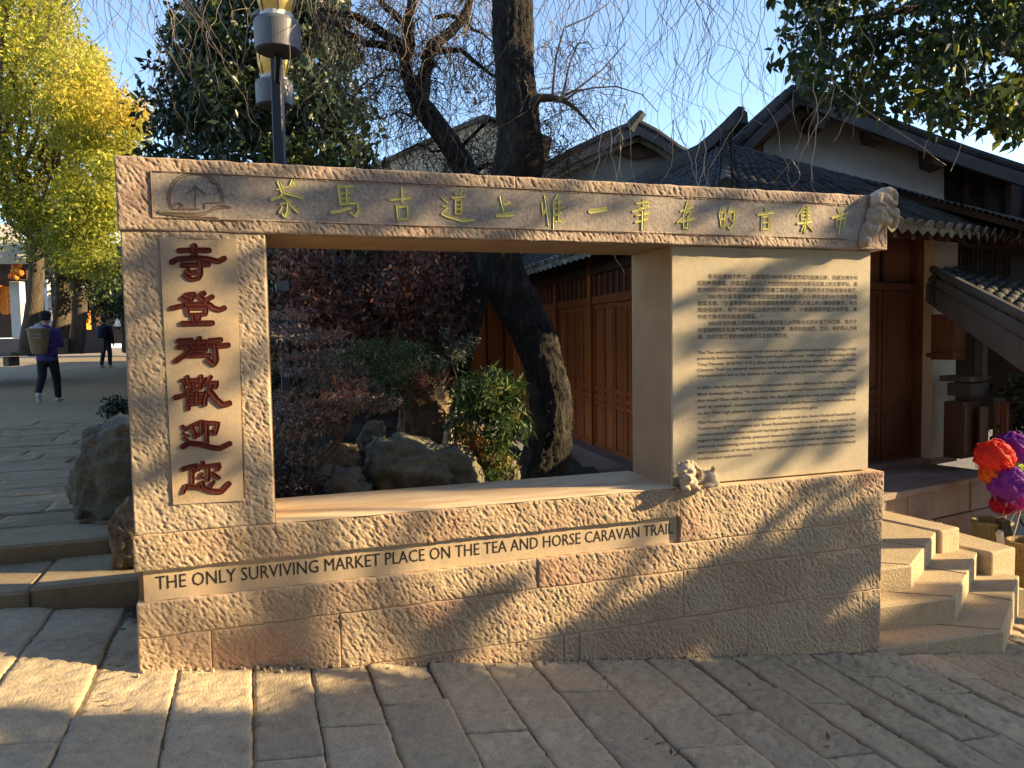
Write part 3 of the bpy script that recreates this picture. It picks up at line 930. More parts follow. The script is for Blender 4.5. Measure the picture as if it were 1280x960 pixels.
# fine rubble of mortar along the foot of the monument
b = MB()
for k in range(190):
    xx = random.uniform(.0, 3.75); s_ = random.uniform(.003, .011)
    b.lathe((xx, -.004-random.random()**2*.05, plaza_z(xx)+.0), [(s_*.9, -.01), (s_, .0), (s_*.5, s_*.8)], 5)
gr = b.build('grit', M['step_stone']); tag(gr, 'crumbs of mortar along the foot of the stone gateway', 'grit', kind='stuff')

# ------------------------------------------------------------------ steps and street on the left
def zs(X, Y): return .56+np.clip(np.asarray(Y)-13, 0, 40)*.021
steps = thing('stone_steps', 'two low worn stone steps rising to the shaded street left of the gateway', 'steps', (-1.5, 1.0, .4))
xl = -3.3
for (ya_, yb_, zt) in ((.76, 1.30, .455), (1.28, 1.75, .552)):
    x = xl
    while x < .0:
        x2 = min(x+random.uniform(.55, .9), .02)
        if .02-x2 < .2: x2 = .02
        zb = min(plaza_z(x), .455)-.12 if zt < .5 else .40
        mb = MB()
        n = 10
        rough_top = []
        mb_ = None
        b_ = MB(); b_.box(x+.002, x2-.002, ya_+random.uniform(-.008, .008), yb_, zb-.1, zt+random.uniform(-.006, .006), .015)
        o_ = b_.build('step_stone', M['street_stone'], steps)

        x = x2
b = MB()
V = []; ys = [1.6, 5, 9, 13, 16, 20, 26, 34, 50]
for yy in ys: V += [(-16-yy*.2, yy, float(zs(0, yy))-.02), (.5-yy*.03, yy, float(zs(0, yy))-.02)]
b.add(V, [(2*k, 2*k+1, 2*k+3, 2*k+2) for k in range(len(ys)-1)])
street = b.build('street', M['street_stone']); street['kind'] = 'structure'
y = 1.72
while y < 8.5:
    d = random.uniform(.26, .42)+y*.012
    x = -3.0-.12*y-random.uniform(0, .5)
    xe = -.1 if y < 3.2 else .0
    while x < xe:
        l = random.uniform(.6, 1.3)
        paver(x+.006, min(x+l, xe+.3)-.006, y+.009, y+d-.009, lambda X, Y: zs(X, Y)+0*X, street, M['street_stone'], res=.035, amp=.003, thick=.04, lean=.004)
        x += l
    y += d

# ------------------------------------------------------------------ garden bed behind the gateway
gx = np.linspace(0.0, 3.55, 40); gy = np.linspace(.56, 14, 60)
X, Y = np.meshgrid(gx, gy)
Zg = .30+.05*samp(LOW, X*.15, Y*.15)+.03*samp(LOW, X*.6, Y*.6)+.12*np.exp(-((X-1.2)**2+(Y-3)**2)/1.5)
Zg = Zg
V = np.stack([X-.1-.02*Y, Y, Zg], -1).reshape(-1, 3)
i, j = np.meshgrid(np.arange(39), np.arange(59)); q = (j*40+i).ravel()
gd = np_mesh('garden_soil', V, np.stack([q, q+1, q+41, q+40], 1), M['soil'], smooth=True); gd['kind'] = 'structure'

# ------------------------------------------------------------------ terrace and stairs on the right
ter = thing('stone_terrace', 'brown stone block terrace in front of the wooden house door', 'terrace', (6, 2.2, -.3))
ta = onZ(1085, 621, .3); tb = onZ(1243, 591, .3)
tu = (tb-ta)/np.linalg.norm(tb-ta); tv = np.array([-tu[1], tu[0], 0])
TL = float(np.linalg.norm(tb-ta))
def TF(a, b_, z): return ta+tu*a+tv*b_+np.array([0, 0, z-.3])
MT = Matrix(((tu[0], tv[0], 0, ta[0]), (tu[1], tv[1], 0, ta[1]), (0, 0, 1, 0), (0, 0, 0, 1)))
b = MB(MT); b.box(-1.6, TL-.02, .04, 2.2, -.8, .262); b.build('core', M['terrace'], ter)
zt_ = [.0, -.27, -.54]
for row, (z1_, z0_) in enumerate(((.245, -.0), (-.006, -.27), (-.276, -.6))):
    a = -1.6+(.25 if row % 2 else 0)
    while a < TL-.05:
        l = random.uniform(.32, .62); a2 = min(a+l, TL)
        if TL-a2 < .15: a2 = TL
        b = MB(MT); b.box(a+.004, a2-.004, random.uniform(-.006, .006), .2, z0_, z1_-.004, .006); b.build('stone_block', M['terrace'], ter)
        a = a2
a = -1.6
while a < TL+.02:
    a2 = min(a+random.uniform(.6, .9), TL+.03)
    if TL+.03-a2 < .2: a2 = TL+.03
    for (b0, b1) in ((-.03, .42), (.424, 1.1), (1.104, 2.2)):
        b = MB(MT); b.box(a+.003, a2-.003, b0, b1-.003, .246, .30+random.uniform(-.003, .003), .006); b.build('coping_stone', M['terrace'], ter)
    a = a2
st = thing('stone_stairs', 'sunlit pale stone corner stairs descending to the right behind the gateway', 'stairs', (4.5, .5, -.3))
C3 = np.array([4.575, -.06]); C2 = np.array([4.43, .14]); C1 = np.array([4.30, .345])
dn = np.array([.823, .568]); pn = np.array([-.568, .823])
def step_part(c, zt, zb, length, front_end, back, name='step'):
    # polygon: corner, along nosing, back, front end (left)
    c = np.array(c)
    e = c+dn*length
    poly = [(c[0], c[1]), (e[0], e[1]), (e[0]+pn[0]*back, e[1]+pn[1]*back), (front_end[0], e[1]+pn[1]*back), front_end]
    mb = MB(); bev = .012
    top_in = []
    P = [np.array(p) for p in poly]; cen = sum(P)/len(P)
    vs = [(p[0], p[1], zb) for p in P]+[(p[0], p[1], zt-bev) for p in P]
    ins = [p+(cen-p)/np.linalg.norm(cen-p)*bev for p in P]
    vs += [(p[0], p[1], zt) for p in ins]
    n = len(P)
    fs = [tuple(range(n-1, -1, -1)), tuple(range(2*n, 3*n))]
    for k in range(n):
        j = (k+1) % n
        fs += [(k, j, n+j, n+k), (n+k, n+j, 2*n+j, 2*n+k)]
    mb.add(vs, fs)
    o = mb.build(name, M['step_stone'], st); fix_normals(o)
    return o
step_part(C3, -.160, -.6, 1.25, (3.70, -.005), .5)
step_part(C2, -.008, -.45, 1.30, (3.72, .20), .5)
step_part(C1, .145, -.3, 1.30, (3.72, .39), .9)
# second stones let into each tread (seams)
for c, zt, dd in ((C3, -.160, .62), (C2, -.008, .55), (C1, .145, .5)):
    a = np.array(c)+dn*dd-np.array([.0, .0]); e2 = a+pn*.30
    mb = MB(); mb.tube([(a[0], a[1], zt+.0005), (e2[0], e2[1], zt+.0005)], .0035, 4); mb.build('seam', M['mortar'], st)
    a = np.array(c)+pn*.02; e2 = a+np.array([-.45, .32])
    mb = MB(); mb.tube([(a[0], a[1], zt+.0005), (e2[0], e2[1], zt+.0005)], .0035, 4); mb.build('seam', M['mortar'], st)
# end stones at the back of each tread
for zt, pxs in ((.156, ((1085, 633), (1200, 659), (1177, 664), (1085, 645))), (.008, ((1185, 661), (1270, 684), (1240, 691), (1168, 675)))):
    P4 = [onZ(*p, zt) for p in pxs]
    mb = MB(); mb.prism(P4, (0, 0, -.42))
    o = mb.build('kerb_stone', M['step_stone'], st); fix_normals(o)
    baked(o, [('BEVEL', dict(width=.014, segments=2))])
# paving right of the stairs
b = MB()
b.add([(4.3, -.3, plaza_z(4.3)-.03), (9, -.3, plaza_z(9)-.03), (9, 4, plaza_z(9)-.03), (4.3, 4, plaza_z(4.3)-.03)], [(0, 1, 2, 3)])
o = b.build('pavement', M['paver']); o['kind'] = 'structure'

# a few dry leaves blown on to the paving
lv = []
for k in range(34):
    x = random.uniform(-.9, 4.6); y = -random.random()**.6*1.6-.03
    lv.append((x, y, plaza_z(x)+.012))
dl = leaf_mesh('fallen_leaves', np.array(lv), .030, M['leaf_dry'], None, droop=0, tints=rng.uniform(.5, 1, len(lv)), rs=rng, aspect=.55)
tag(dl, 'scattered dry leaves lying on the paving in front of the gateway', 'leaves', kind='stuff')
# ------------------------------------------------------------------ house with the wooden doors (right and through the opening)
S_ = .788
def old(x, y, z):   # survey point scaled about the camera foot
    return CAM+S_*(np.array([x, y, z])-CAM)
hth = R_(13)
hu = np.array([math.cos(hth), math.sin(hth), 0]); hv = np.array([-math.sin(hth), math.cos(hth), 0])
HK = old(5.0, 3.45, -.05)
MH = Matrix(((hu[0], hv[0], 0, HK[0]), (hu[1], hv[1], 0, HK[1]), (0, 0, 1, .3), (0, 0, 0, 1)))
def HF(a, b_, z): return HK*np.array([1, 1, 0])+hu*a+hv*b_+np.array([0, 0, z+.3])
house = thing('wooden_house', 'dark tiled house with carved red wooden doors behind the gateway', 'house', (HK[0]+2, HK[1]+2, .3))


def carved_door(T, w_, h_, mt, parent, rails=(.0, .12, .40, .46, .52), name='door_leaf', z0=0.0, handle=False):
    """door leaf in local x (width), y (depth, front is -y), z"""
    b = MB(T); b.box(.004, w_-.004, .0, .03, z0, z0+h_)
    o = b.build(name, mt, parent)
    st_ = .045*min(1, w_/.4)+.01
    b = MB(T)
    b.box(.006, st_, -.014, .001, z0, z0+h_); b.box(w_-st_, w_-.006, -.014, .001, z0, z0+h_)
    for f in (0.0, .30, .345, .40, .965):
        b.box(st_, w_-st_, -.0135, .001, z0+h_*f, z0+h_*f+.04)
    b.build('door_frame', mt, o)
    b = MB(T)
    for f0, f1 in ((.04, .285), (.445, .95)):
        b.box(st_+.03, w_-st_-.03, -.008, .001, z0+h_*f0, z0+h_*f1, .006)
    b.build('door_panel', mt, o)
    if handle:
        b = MB(T)
        c = (w_-st_*.6, -.022, z0+h_*.46)
        b.lathe(c, [(.004, -.03), (.018, -.02), (.022, 0), (.018, .02), (.004, .03)], 8)
        b.build('door_ring', M['metal'], o)
    return o


# front facade: corner post, door, plaster column, dark shopfront
# left facade follows the measured base line
pa_ = onZ(798, 579, .3); pb_ = onZ(715, 545, .3)
ldir = (pb_-pa_)/np.linalg.norm(pb_-pa_)
lL = pa_-ldir*1.3
ML = Matrix(((-ldir[0], -ldir[1]*1.0, 0, 0), (-ldir[1], ldir[0], 0, 0), (0, 0, 1, 0), (0, 0, 0, 1)))
# local frame of the left facade: x runs from far to near, y points into the house
lx = -ldir; ly = np.array([-lx[1], lx[0], 0])
if ly[0] < 0: ly = -ly
far = lL+ldir*7.0
def MLt(s):      # leaf origin at distance s from far end
    o_ = far+lx*s
    return Matrix(((lx[0], ly[0], 0, o_[0]), (lx[1], ly[1], 0, o_[1]), (0, 0, 1, .3), (0, 0, 0, 1)))
DH = 1.66
s = .0; k = 0
while s < 7.0-.3:
    if k % 5 == 4:
        b = MB(MLt(s)); b.box(.0, .12, -.05, .06, -.02, 2.2); b.build('post', M['wood'], house); s += .12
    else:
        carved_door(MLt(s), .335, DH, M['wood'], house, handle=(k == 13)); s += .335
    k += 1
T0 = MLt(0)
b = MB(T0); b.box(-.2, 7.0, -.03, .06, DH, DH+.09); b.build('beam', M['wood'], house)
b = MB(T0); b.box(-.2, 7.0, .0, .05, DH+.09, 2.35); b.build('frieze_board', M['wood_dark'], house)
b = MB(T0); b.box(-.2, 7.0, -.05, .05, 2.0, 2.10); b.build('beam', M['wood_dark'], house)
for k in range(36):
    b = MB(T0); b.box(.05+k*.19, .05+k*.19+.035, -.02, .0, DH+.09, 2.0); b.build('lattice_bar', M['wood'], house)
b = MB(T0); b.box(-.2, 7.05, -.20, .10, -.35, -.0); b.build('threshold_stone', M['terrace'], house)
# front
b = MB(MH); b.box(-.02, 2.66, .05, .16, -.02, 2.35); b.build('board_wall', M['wood_dark'], house)
def MHt(a, z=0): 
    o_ = HF(a, -.0, z)
    return Matrix(((hu[0], hv[0], 0, o_[0]), (hu[1], hv[1], 0, o_[1]), (0, 0, 1, o_[2]), (0, 0, 0, 1)))
ac = 2.70   # plaster column start along the front
# door leaves to the left of the column
for k in range(6):
    carved_door(MHt(ac-.06-.50*(k+1)), .49, 2.0-.35, M['wood_mid'], house, z0=.04)
for k in range(4):
    b = MB(MHt(ac-.06-.50*(k+1))); b.box(.03, .46, -.0, .03, 1.75, 2.22); b.build('transom_panel', M['wood_mid'], house)
b = MB(MH); b.box(-.1, ac-.03, -.05, .03, 1.69, 1.75); b.build('beam', M['wood_mid'], house)
b = MB(MH); b.box(-.1, ac+.0, -.10, .03, -.04, .05); b.build('door_sill', M['terrace'], house)
b = MB(MH); b.box(ac-.06, ac+.03, -.06, .03, .0, 2.2); b.build('door_post', M['wood_mid'], house)
b = MB(MH); b.box(ac+.03, ac+.44, -.16, .25, .04, 2.22); o = b.build('plaster_column', M['plaster'], house)
b = MB(MH); b.box(ac+.01, ac+.46, -.18, .26, -.02, .04); b.build('plinth', M['terrace'], house)
b = MB(MH); b.box(-.6, 7.5, -.16, .05, 2.2, 2.36); b.build('beam', M['wood_dark'], house)
# dark upper boards with window frames right of the column
b = MB(MH); b.box(ac+.44, 7.5, .10, .16, 1.2, 2.25); b.build('board_wall', M['wood_grey'], house)
for k in range(7):
    a0 = ac+.50+k*.40
    b = MB(MH)
    b.box(a0, a0+.03, .06, .10, 1.3, 2.2); b.box(a0+.33, a0+.36, .06, .10, 1.3, 2.2)
    for zz in (1.3, 1.62, 2.17): b.box(a0+.03, a0+.33, .06, .10, zz, zz+.03)
    b.build('window_frame', M['wood_grey'], house)
    b = MB(MH)
    for q in range(1, 4): b.box(a0+.03+q*.075-.008, a0+.03+q*.075+.004, .07, .095, 1.65, 2.17)
    b.build('lattice', M['wood_grey'], house)
# recess with shop fittings below
b = MB(MH); b.box(ac+.44, 7.5, 1.2, 1.3, -.1, 1.3); b.build('inner_wall', M['wood_dark'], house)
b = MB(MH); b.box(ac+.44, 7.5, .1, 1.3, 1.2, 1.26); b.build('inner_ceiling', M['wood_dark'], house)
# lean-to roof over the shop
e0 = dep(1166, 342, 6.75); e1 = dep(1300, 412, 5.2)
bk0 = dep(1200, 334, 7.6); bk1 = dep(1330, 372, 6.4)


def tiled_quad(name_root, parent, A, B, D, C, ncol, tile_len=.2, r=.05, mt='tile', cap=True, individual=True, maxn=10000, thick=.05, slabmat='wood_dark'):
    """eave runs A->B, top edge D->C. pans as a slab, barrel tiles laid column by column"""
    A, B, C, D = [np.array(p, float) for p in (A, B, C, D)]
    nrm = np.cross(B-A, D-A); nrm /= np.linalg.norm(nrm)
    if nrm[2] < 0: nrm = -nrm
    mb = MB(); ns_ = 12
    for k in range(ns_):
        f0, f1 = k/ns_, (k+1)/ns_
        g0, g1 = A+(B-A)*f0, A+(B-A)*f1; h0, h1 = D+(C-D)*f0, D+(C-D)*f1
        b0 = len(mb.v)
        mb.add([g0, g1, h1, h0, g0-nrm*thick, g1-nrm*thick, h1-nrm*thick, h0-nrm*thick], [(0, 1, 2, 3), (7, 6, 5, 4), (0, 4, 5, 1), (3, 2, 6, 7)]+([(0, 3, 7, 4)] if k == 0 else [])+([(1, 5, 6, 2)] if k == ns_-1 else []))
    o = mb.build('roof_slab', M[slabmat], parent)
    # one shared barrel tile along local +y, arc over x
    key = (round(tile_len, 3), round(r, 3))
    def tile_me(nm):
        mbt = MB(); n = 6; vs = []
        for yy, f in ((0, 1.0), (tile_len*1.12, .86)):
            for k in range(n+1):
                an = PI*k/n
                vs.append((r*f*math.cos(an), yy, r*f*math.sin(an)*.8-.004))
        vs2 = [(vx*.8, vy, vz*.8) for vx, vy, vz in vs[:n+1]]
        fs = [(k, k+1, n+2+k, n+1+k) for k in range(n)]
        b0 = len(vs); vs += vs2
        fs += [(k+1, k, b0+k, b0+k+1) for k in range(n)]
        me = bpy.data.meshes.new(nm); me.from_pydata(vs, [], fs); me.materials.append(M[mt]); me.update()
        for p in me.polygons: p.use_smooth = True
        return me
    me = tile_me('barrel_tile')
    mbp = MB(); mbs = MB()
    cnt = 0
    off = origin_of(parent)
    for c_ in range(ncol):
        f = (c_+.5)/ncol
        p0 = A+(B-A)*f; p1 = D+(C-D)*f
        L = np.linalg.norm(p1-p0)
        if L < .12: continue
        dy = (p1-p0)/L
        dx = np.cross(dy, nrm); dx /= np.linalg.norm(dx)
        e_ = (B-A)/np.linalg.norm(B-A)*(1-f)+(C-D)/np.linalg.norm(C-D)*f
        if dx@e_ < 0: e_ = -e_
        nl = np.cross(e_, dy); nl /= np.linalg.norm(nl)
        if nl[2] < 0: nl = -nl
        dx = np.cross(dy, nl); dz = nl
        nt_ = max(1, int(round(L/tile_len)))
        for t in range(nt_):
            q = p0+dy*(t*L/nt_)+nl*random.uniform(.000, .006)
            jx = random.uniform(-.006, .006)
            Mx = Matrix(((dx[0], dy[0]*L/nt_/tile_len, dz[0], q[0]+dx[0]*jx), (dx[1], dy[1]*L/nt_/tile_len, dz[1], q[1]+dx[1]*jx), (dx[2], dy[2]*L/nt_/tile_len, dz[2], q[2]), (0, 0, 0, 1)))
            if individual and cnt < maxn:
                o = bpy.data.objects.new('barrel_tile', me); COL.objects.link(o); o.parent = parent
                o.matrix_local = Matrix.Translation(-off) @ Mx
            else:
                vs = [tuple(Mx @ v.co) for v in me.vertices]; mbs.add(vs, [tuple(p.vertices) for p in me.polygons])
            cnt += 1
        # pan tiles between the columns (stepped)
        if c_ < ncol-1:
            f2 = (c_+1)/ncol
            q0 = A+(B-A)*f2; q1 = D+(C-D)*f2
            wv = (B-A)/ncol*.5
            L2 = np.linalg.norm(q1-q0); nn = max(1, int(L2/(tile_len*.6)))
            for t in range(nn):
                a_ = q0+(q1-q0)*(t/nn)+nrm*.016; b_ = q0+(q1-q0)*((t+1)/nn)+nrm*.004
                mbp.add([a_-wv, a_+wv, b_+wv, b_-wv, a_-wv-nrm*.014, a_+wv-nrm*.014], [(0, 1, 2, 3), (4, 5, 1, 0)])
        if cap:
            # round patterned end cap and a drip tile
            mbc = MB()
            cpt = p0-dy*.005+nrm*r*.32
            ring = []
            for rr, dd in ((r*1.05, 0), (r*1.05, -.018), (r*.8, -.018), (r*.72, -.010), (r*.35, -.010), (r*.2, -.020)):
                ring.append([cpt+dx*rr*math.cos(2*PI*k/10)+dz*rr*math.sin(2*PI*k/10)+dy*dd for k in range(10)])
            vs = sum(ring, []); fs = []
            for i_ in range(5):
                for k in range(10): fs.append((i_*10+k, i_*10+(k+1) % 10, i_*10+10+(k+1) % 10, i_*10+10+k))
            fs.append(tuple(range(50, 60)))
            mbc.add(vs, fs); oo = mbc.build('tile_end_cap', M['tile_end'], parent)
            if c_ < ncol-1:
                q0 = A+(B-A)*(c_+1)/ncol
                mbd = MB(); hw = np.linalg.norm(B-A)/ncol*.42
                pts = [q0-dx*hw, q0-dx*hw*.6-np.array([0, 0, .045]), q0-np.array([0, 0, .075]), q0+dx*hw*.6-np.array([0, 0, .045]), q0+dx*hw]
                mbd.prism(pts, -dy*.012); mbd.build('drip_tile', M['tile_end'], parent)
    if mbp.v:
        o = mbp.build('pan_tiles', M[mt], parent); o['kind'] = 'stuff'
    if mbs.v:
        o = mbs.build('more_tiles', M[mt], parent); o['kind'] = 'stuff'


s8 = S_
apex = HF(1.5*s8, 1.63*s8, 4.18*s8)
apex = dep(908, 182, 10*s8)
eA = HF(-.9*s8, -.9*s8, 2.74*s8); eB = HF(7.6, -.9*s8, 2.74*s8)
topR = dep(1290, 284, 6.9)
tiled_quad('front', house, eA, eB, apex, dep(1330, 294, 6.6), 58, r=.045, tile_len=.24, individual=True, maxn=292)
# left slope: ridge runs back from the apex
ridge_far = apex+ldir*5.2
eL = far+ldir*.4-ly*.62; eL[2] = eA[2]
tiled_quad('left', house, eA, eL, apex, ridge_far+np.array([0, 0, .0]), 46, r=.045, tile_len=.26, individual=False)
# hip ridge and main ridge with the swept-up horn
def ridge(pts, w_, h_, name, parent, mt='tile'):
    mb = MB()
    P = [np.array(p, float) for p in pts]
    vs = []
    for i, p in enumerate(P):
        t = P[min(i+1, len(P)-1)]-P[max(i-1, 0)]; t[2] *= .5; t /= np.linalg.norm(t)
        sd = np.cross(t, [0, 0, 1.]); sd /= np.linalg.norm(sd); up_ = np.cross(sd, t)
        f = 1
        for a, c_ in ((-1, -.2), (-1, .6), (-.55, .75), (-.55, 1.0), (.55, 1.0), (.55, .75), (1, .6), (1, -.2)):
            vs.append(p+sd*a*w_*.5+up_*c_*h_)
    n = 8
    fs = [(i*n+k, i*n+(k+1) % n, (i+1)*n+(k+1) % n, (i+1)*n+k) for i in range(len(P)-1) for k in range(n)]
    fs += [tuple(range(n-1, -1, -1)), tuple(range((len(P)-1)*n, len(P)*n))]
    mb.add(vs, fs)
    o = mb.build(name, M[mt], parent); fix_normals(o)
    return o
L_ = [apex+ldir*t+np.array([0, 0, .02]) for t in (5.2, 4, 3, 2.2, 1.6, 1.2, .9)]
horn = dep(928, 150, 10*s8-.2)
base = apex+ldir*.9
for t in (.25, .5, .75, 1.0):
    p = base+(horn-base)*t; p[2] = base[2]+(horn[2]-base[2])*t**1.7
    L_.append(p)
ridge(L_, .13, .14, 'ridge', house)
hp = [eA+(apex-eA)*t+np.array([0, 0, .05-.12*math.sin(PI*t)]) for t in np.linspace(.0, 1, 12)]
ridge(hp, .12, .10, 'hip_ridge', house)
for k in range(26):
    f = k/26; p = eA+(apex-eA)*f+np.array([0, 0, .13-.12*math.sin(PI*f)])
    d_ = (apex-eA)/np.linalg.norm(apex-eA)
    mb = MB(); mb.tube([p, p+d_*.12], [.055, .045], 8); mb.build('hip_tile', M['tile'], house)
# rafters under the front eave
for k in range(30):
    a0 = -.5+k*.26
    mb = MB(); mb.prism([HF(a0, -.62, 2.06), HF(a0+.055, -.62, 2.06), HF(a0+.055, .1, 2.26), HF(a0, .1, 2.26)], (0, 0, .06))
    o = mb.build('rafter', M['wood_dark'], house); fix_normals(o)

# lean-to
lean = thing('lean_to_roof', 'small sloping tiled lean-to roof jutting out beside the cream plaster column', 'roof', (e0[0], e0[1], e0[2]-.3))
A_, B_ = e0, e1
D_ = bk0+np.array([0, 0, .0]); C_ = bk1+np.array([0, 0, .02])
tiled_quad('lean', lean, A_, B_, D_, C_, 11, r=.045, tile_len=.22, cap=False, thick=.10, slabmat='wood_grey')
mb = MB()
for dz_, w_ in ((.04, .035), (-.05, .045), (-.13, .03)):
    mb.tube([A_+np.array([0, 0, dz_]), B_+np.array([0, 0, dz_])], w_, 6)
mb.build('verge_board', M['wood_grey'], lean)
mb = MB(); mb.prism([A_+np.array([0, 0, -.08]), B_+np.array([0, 0, -.10]), B_+np.array([0, 0, -.32]), A_+np.array([0, 0, -.24])], tuple(hv*.06)); o = mb.build('fascia', M['wood_grey'], lean); fix_normals(o)
# black hose hung round the roof end
hz = thing('black_hose', 'black hose looped round the end of the small lean-to roof', 'hose', dep(1170, 400, 6.7))
mb = MB()
pts = [dep(x_, y_, 6.62) for x_, y_ in ((1198, 340), (1182, 335), (1170, 344), (1164, 360), (1165, 378), (1174, 388), (1190, 391))]
mb.tube(pts, .012, 6); mb.build('hose', M['ink'], hz, smooth=True)

def qbox(name, px0_, py0_, px1_, py1_, q, depth, mt, parent, bev=0.0):
    """real box whose front spans the pixel rectangle at distance q, along the house front direction"""
    a = dep(px0_, py1_, q); c_ = dep(px1_, py0_, q)
    t = c_-a
    L = math.hypot(t[0], t[1])
    T = Matrix(((hu[0], hv[0], 0, a[0]), (hu[1], hv[1], 0, a[1]), (0, 0, 1, a[2]), (0, 0, 0, 1)))
    b = MB(T); b.box(0, L, 0, depth, 0, t[2], bev)
    return b.build(name, mt, parent)
cab = thing('wooden_shutter_box', 'reddish boxed wooden shutter under the lean-to roof', 'shutter', dep(1190, 450, 7.2))
qbox('case', 1192, 392, 1219, 450, 7.1, .22, M['wood_mid'], cab, .008)
qbox('shutter_door', 1194, 396, 1217, 440, 7.09, .02, M['wood_mid'], cab, .003)
qbox('rail', 1191, 441, 1221, 447, 7.07, .25, M['wood_mid'], cab)
ctr = thing('timber_counter', 'grey brown timber counter with a post on the terrace below the shutter', 'counter', dep(1220, 500, 7.0))
qbox('counter_top', 1212, 470, 1264, 478, 7.0, .28, M['bark2'], ctr, .006)
qbox('counter_front', 1214, 479, 1258, 496, 7.03, .22, M['wood_grey'], ctr)
qbox('post', 1228, 420, 1238, 470, 7.05, .07, M['wood_grey'], ctr)
qbox('leg', 1250, 497, 1258, 572, 7.03, .07, M['wood_grey'], ctr)
cb = thing('dark_cabinet', 'near black panelled cabinet standing on the terrace beside the plaster column', 'cabinet', dep(1215, 578, 7.0))
qbox('carcass', 1202, 502, 1246, 574, 6.95, .17, M['wood_dark'], cb, .006)
for x0_, x1_ in ((1205, 1223), (1225, 1243)):
    qbox('cabinet_door', x0_, 508, x1_, 570, 6.935, .02, M['wood_dark'], cb, .004)
for k, x0_ in enumerate((1247, 1252, 1257)):
    qbox('side_plank', x0_, 502, x0_+4, 572, 6.98, .03, M['wood_mid'], cb)

# ------------------------------------------------------------------ higher gabled house on the right
gab = thing('white_gable_house', 'white plastered gable house with dark curved roof rising behind the tiled roof at the right', 'house', dep(1080, 300, 8.6))
GQ = 8.5
g_apex = dep(1000, 121, GQ)
gw = [dep(x_, y_, GQ) for x_, y_ in ((955, 180), (1000, 138), (1060, 155), (1166, 188), (1180, 192), (1180, 420), (940, 420))]
gn = -FW.copy(); gn[2] = 0; gn /= np.linalg.norm(gn)
mb = MB(); mb.prism(gw, -gn*.3); o = mb.build('gable_wall', M['plaster_white'], gab); fix_normals(o)
def rake(pts_px, q, w_px, name, mt, parent, thick=.25, push=0.0):
    lo = [dep(x_, y_, q)+gn*push for x_, y_ in pts_px]
    mb = MB()
    for i in range(len(lo)-1):
        a, b_ = lo[i], lo[i+1]
        dz = np.array([0, 0, -w_px/F_PX*q])
        mb.prism([a, b_, b_+dz, a+dz], gn*thick)
    o = mb.build(name, mt, parent); fix_normals(o); return o
LR = [(908, 206), (930, 180), (960, 150), (985, 127), (1000, 116)]
RR = [(1000, 116), (1040, 134), (1090, 152), (1150, 175), (1220, 200), (1300, 226)]
rake(LR, GQ-.35, 15, 'bargeboard', M['wood_grey'], gab, .05, .02)
rake(RR, GQ-.35, 16, 'bargeboard', M['wood_grey'], gab, .05, .02)
def slope_strip(pts, q, depthm, name, parent, mt, up=6):
    mb = MB()
    for i in range(len(pts)-1):
        a = dep(pts[i][0], pts[i][1]-up, q); b_ = dep(pts[i+1][0], pts[i+1][1]-up, q)
        mb.prism([a, b_, b_-gn*depthm, a-gn*depthm], (0, 0, .07))
    o = mb.build(name, mt, parent); fix_normals(o); return o
slope_strip(LR, GQ-.36, 4, 'roof_slab', gab, M['tile'])
slope_strip(RR, GQ-.36, 4, 'roof_slab', gab, M['tile'])
for pts in (LR, RR):
    for i in range(len(pts)-1):
        a = dep(pts[i][0], pts[i][1]-8, GQ-.36); b_ = dep(pts[i+1][0], pts[i+1][1]-8, GQ-.36)
        n = max(2, int(np.linalg.norm(b_-a)/.17))
        for k in range(n):
            p = a+(b_-a)*(k/n); p2 = a+(b_-a)*((k+1.15)/n)
            mb = MB(); mb.tube([p, p2], [.05, .042], 8); mb.build('verge_tile', M['tile'], gab)
        for k in range(n):
            for r_ in range(1, 4):
                p = a+(b_-a)*((k+.5)/n)-gn*(r_*1.0-.9)+np.array([0, 0, .03]);
                mb = MB(); mb.tube([p, p-gn*1.0], [.05, .05], 6); mb.build('tile_row', M['tile'], gab)
hq = GQ-.5
horn_pts = [dep(x_, y_, hq) for x_, y_ in ((1012, 128), (1004, 112), (997, 95), (990, 76), (986, 66))]
mb = MB(); mb.tube(horn_pts, [.07, .06, .05, .04, .022], 7); mb.build('ridge_horn', M['tile'], gab)
for (x0_, y0_, x1_, y1_) in ((1001, 150, 1021, 170), (1074, 166, 1096, 184), (1147, 188, 1166, 216)):
    a = dep(x0_, y0_, GQ-.1); c_ = dep(x1_, y1_, GQ-.1)
    mb = MB(); rgt = np.array([-gn[1], gn[0], 0]); 
    if rgt @ (c_-a) < 0: rgt = -rgt
    wd = abs(rgt @ (c_-a)); hz_ = a[2]-c_[2]
    mb.prism([a, a+rgt*wd, a+rgt*wd*.85-np.array([0, 0, hz_]), a+rgt*wd*.1-np.array([0, 0, hz_*.8])], gn*.28)
    o = mb.build('purlin_end', M['wood_dark'], gab); fix_normals(o)
up_ = [dep(x_, y_, GQ+.15) for x_, y_ in ((1180, 195), (1340, 250), (1340, 420), (1180, 420))]
mb = MB(); mb.prism(up_, -gn*.2); o = mb.build('timber_wall', M['wood_grey'], gab); fix_normals(o)
for k in range(5):
    p = dep(1182+k*26, 320, GQ+.1); p2 = dep(1182+k*26, 196+k*9, GQ+.1)
    mb = MB(); mb.tube([p, p2], .04, 4); mb.build('post', M['wood_dark'], gab)

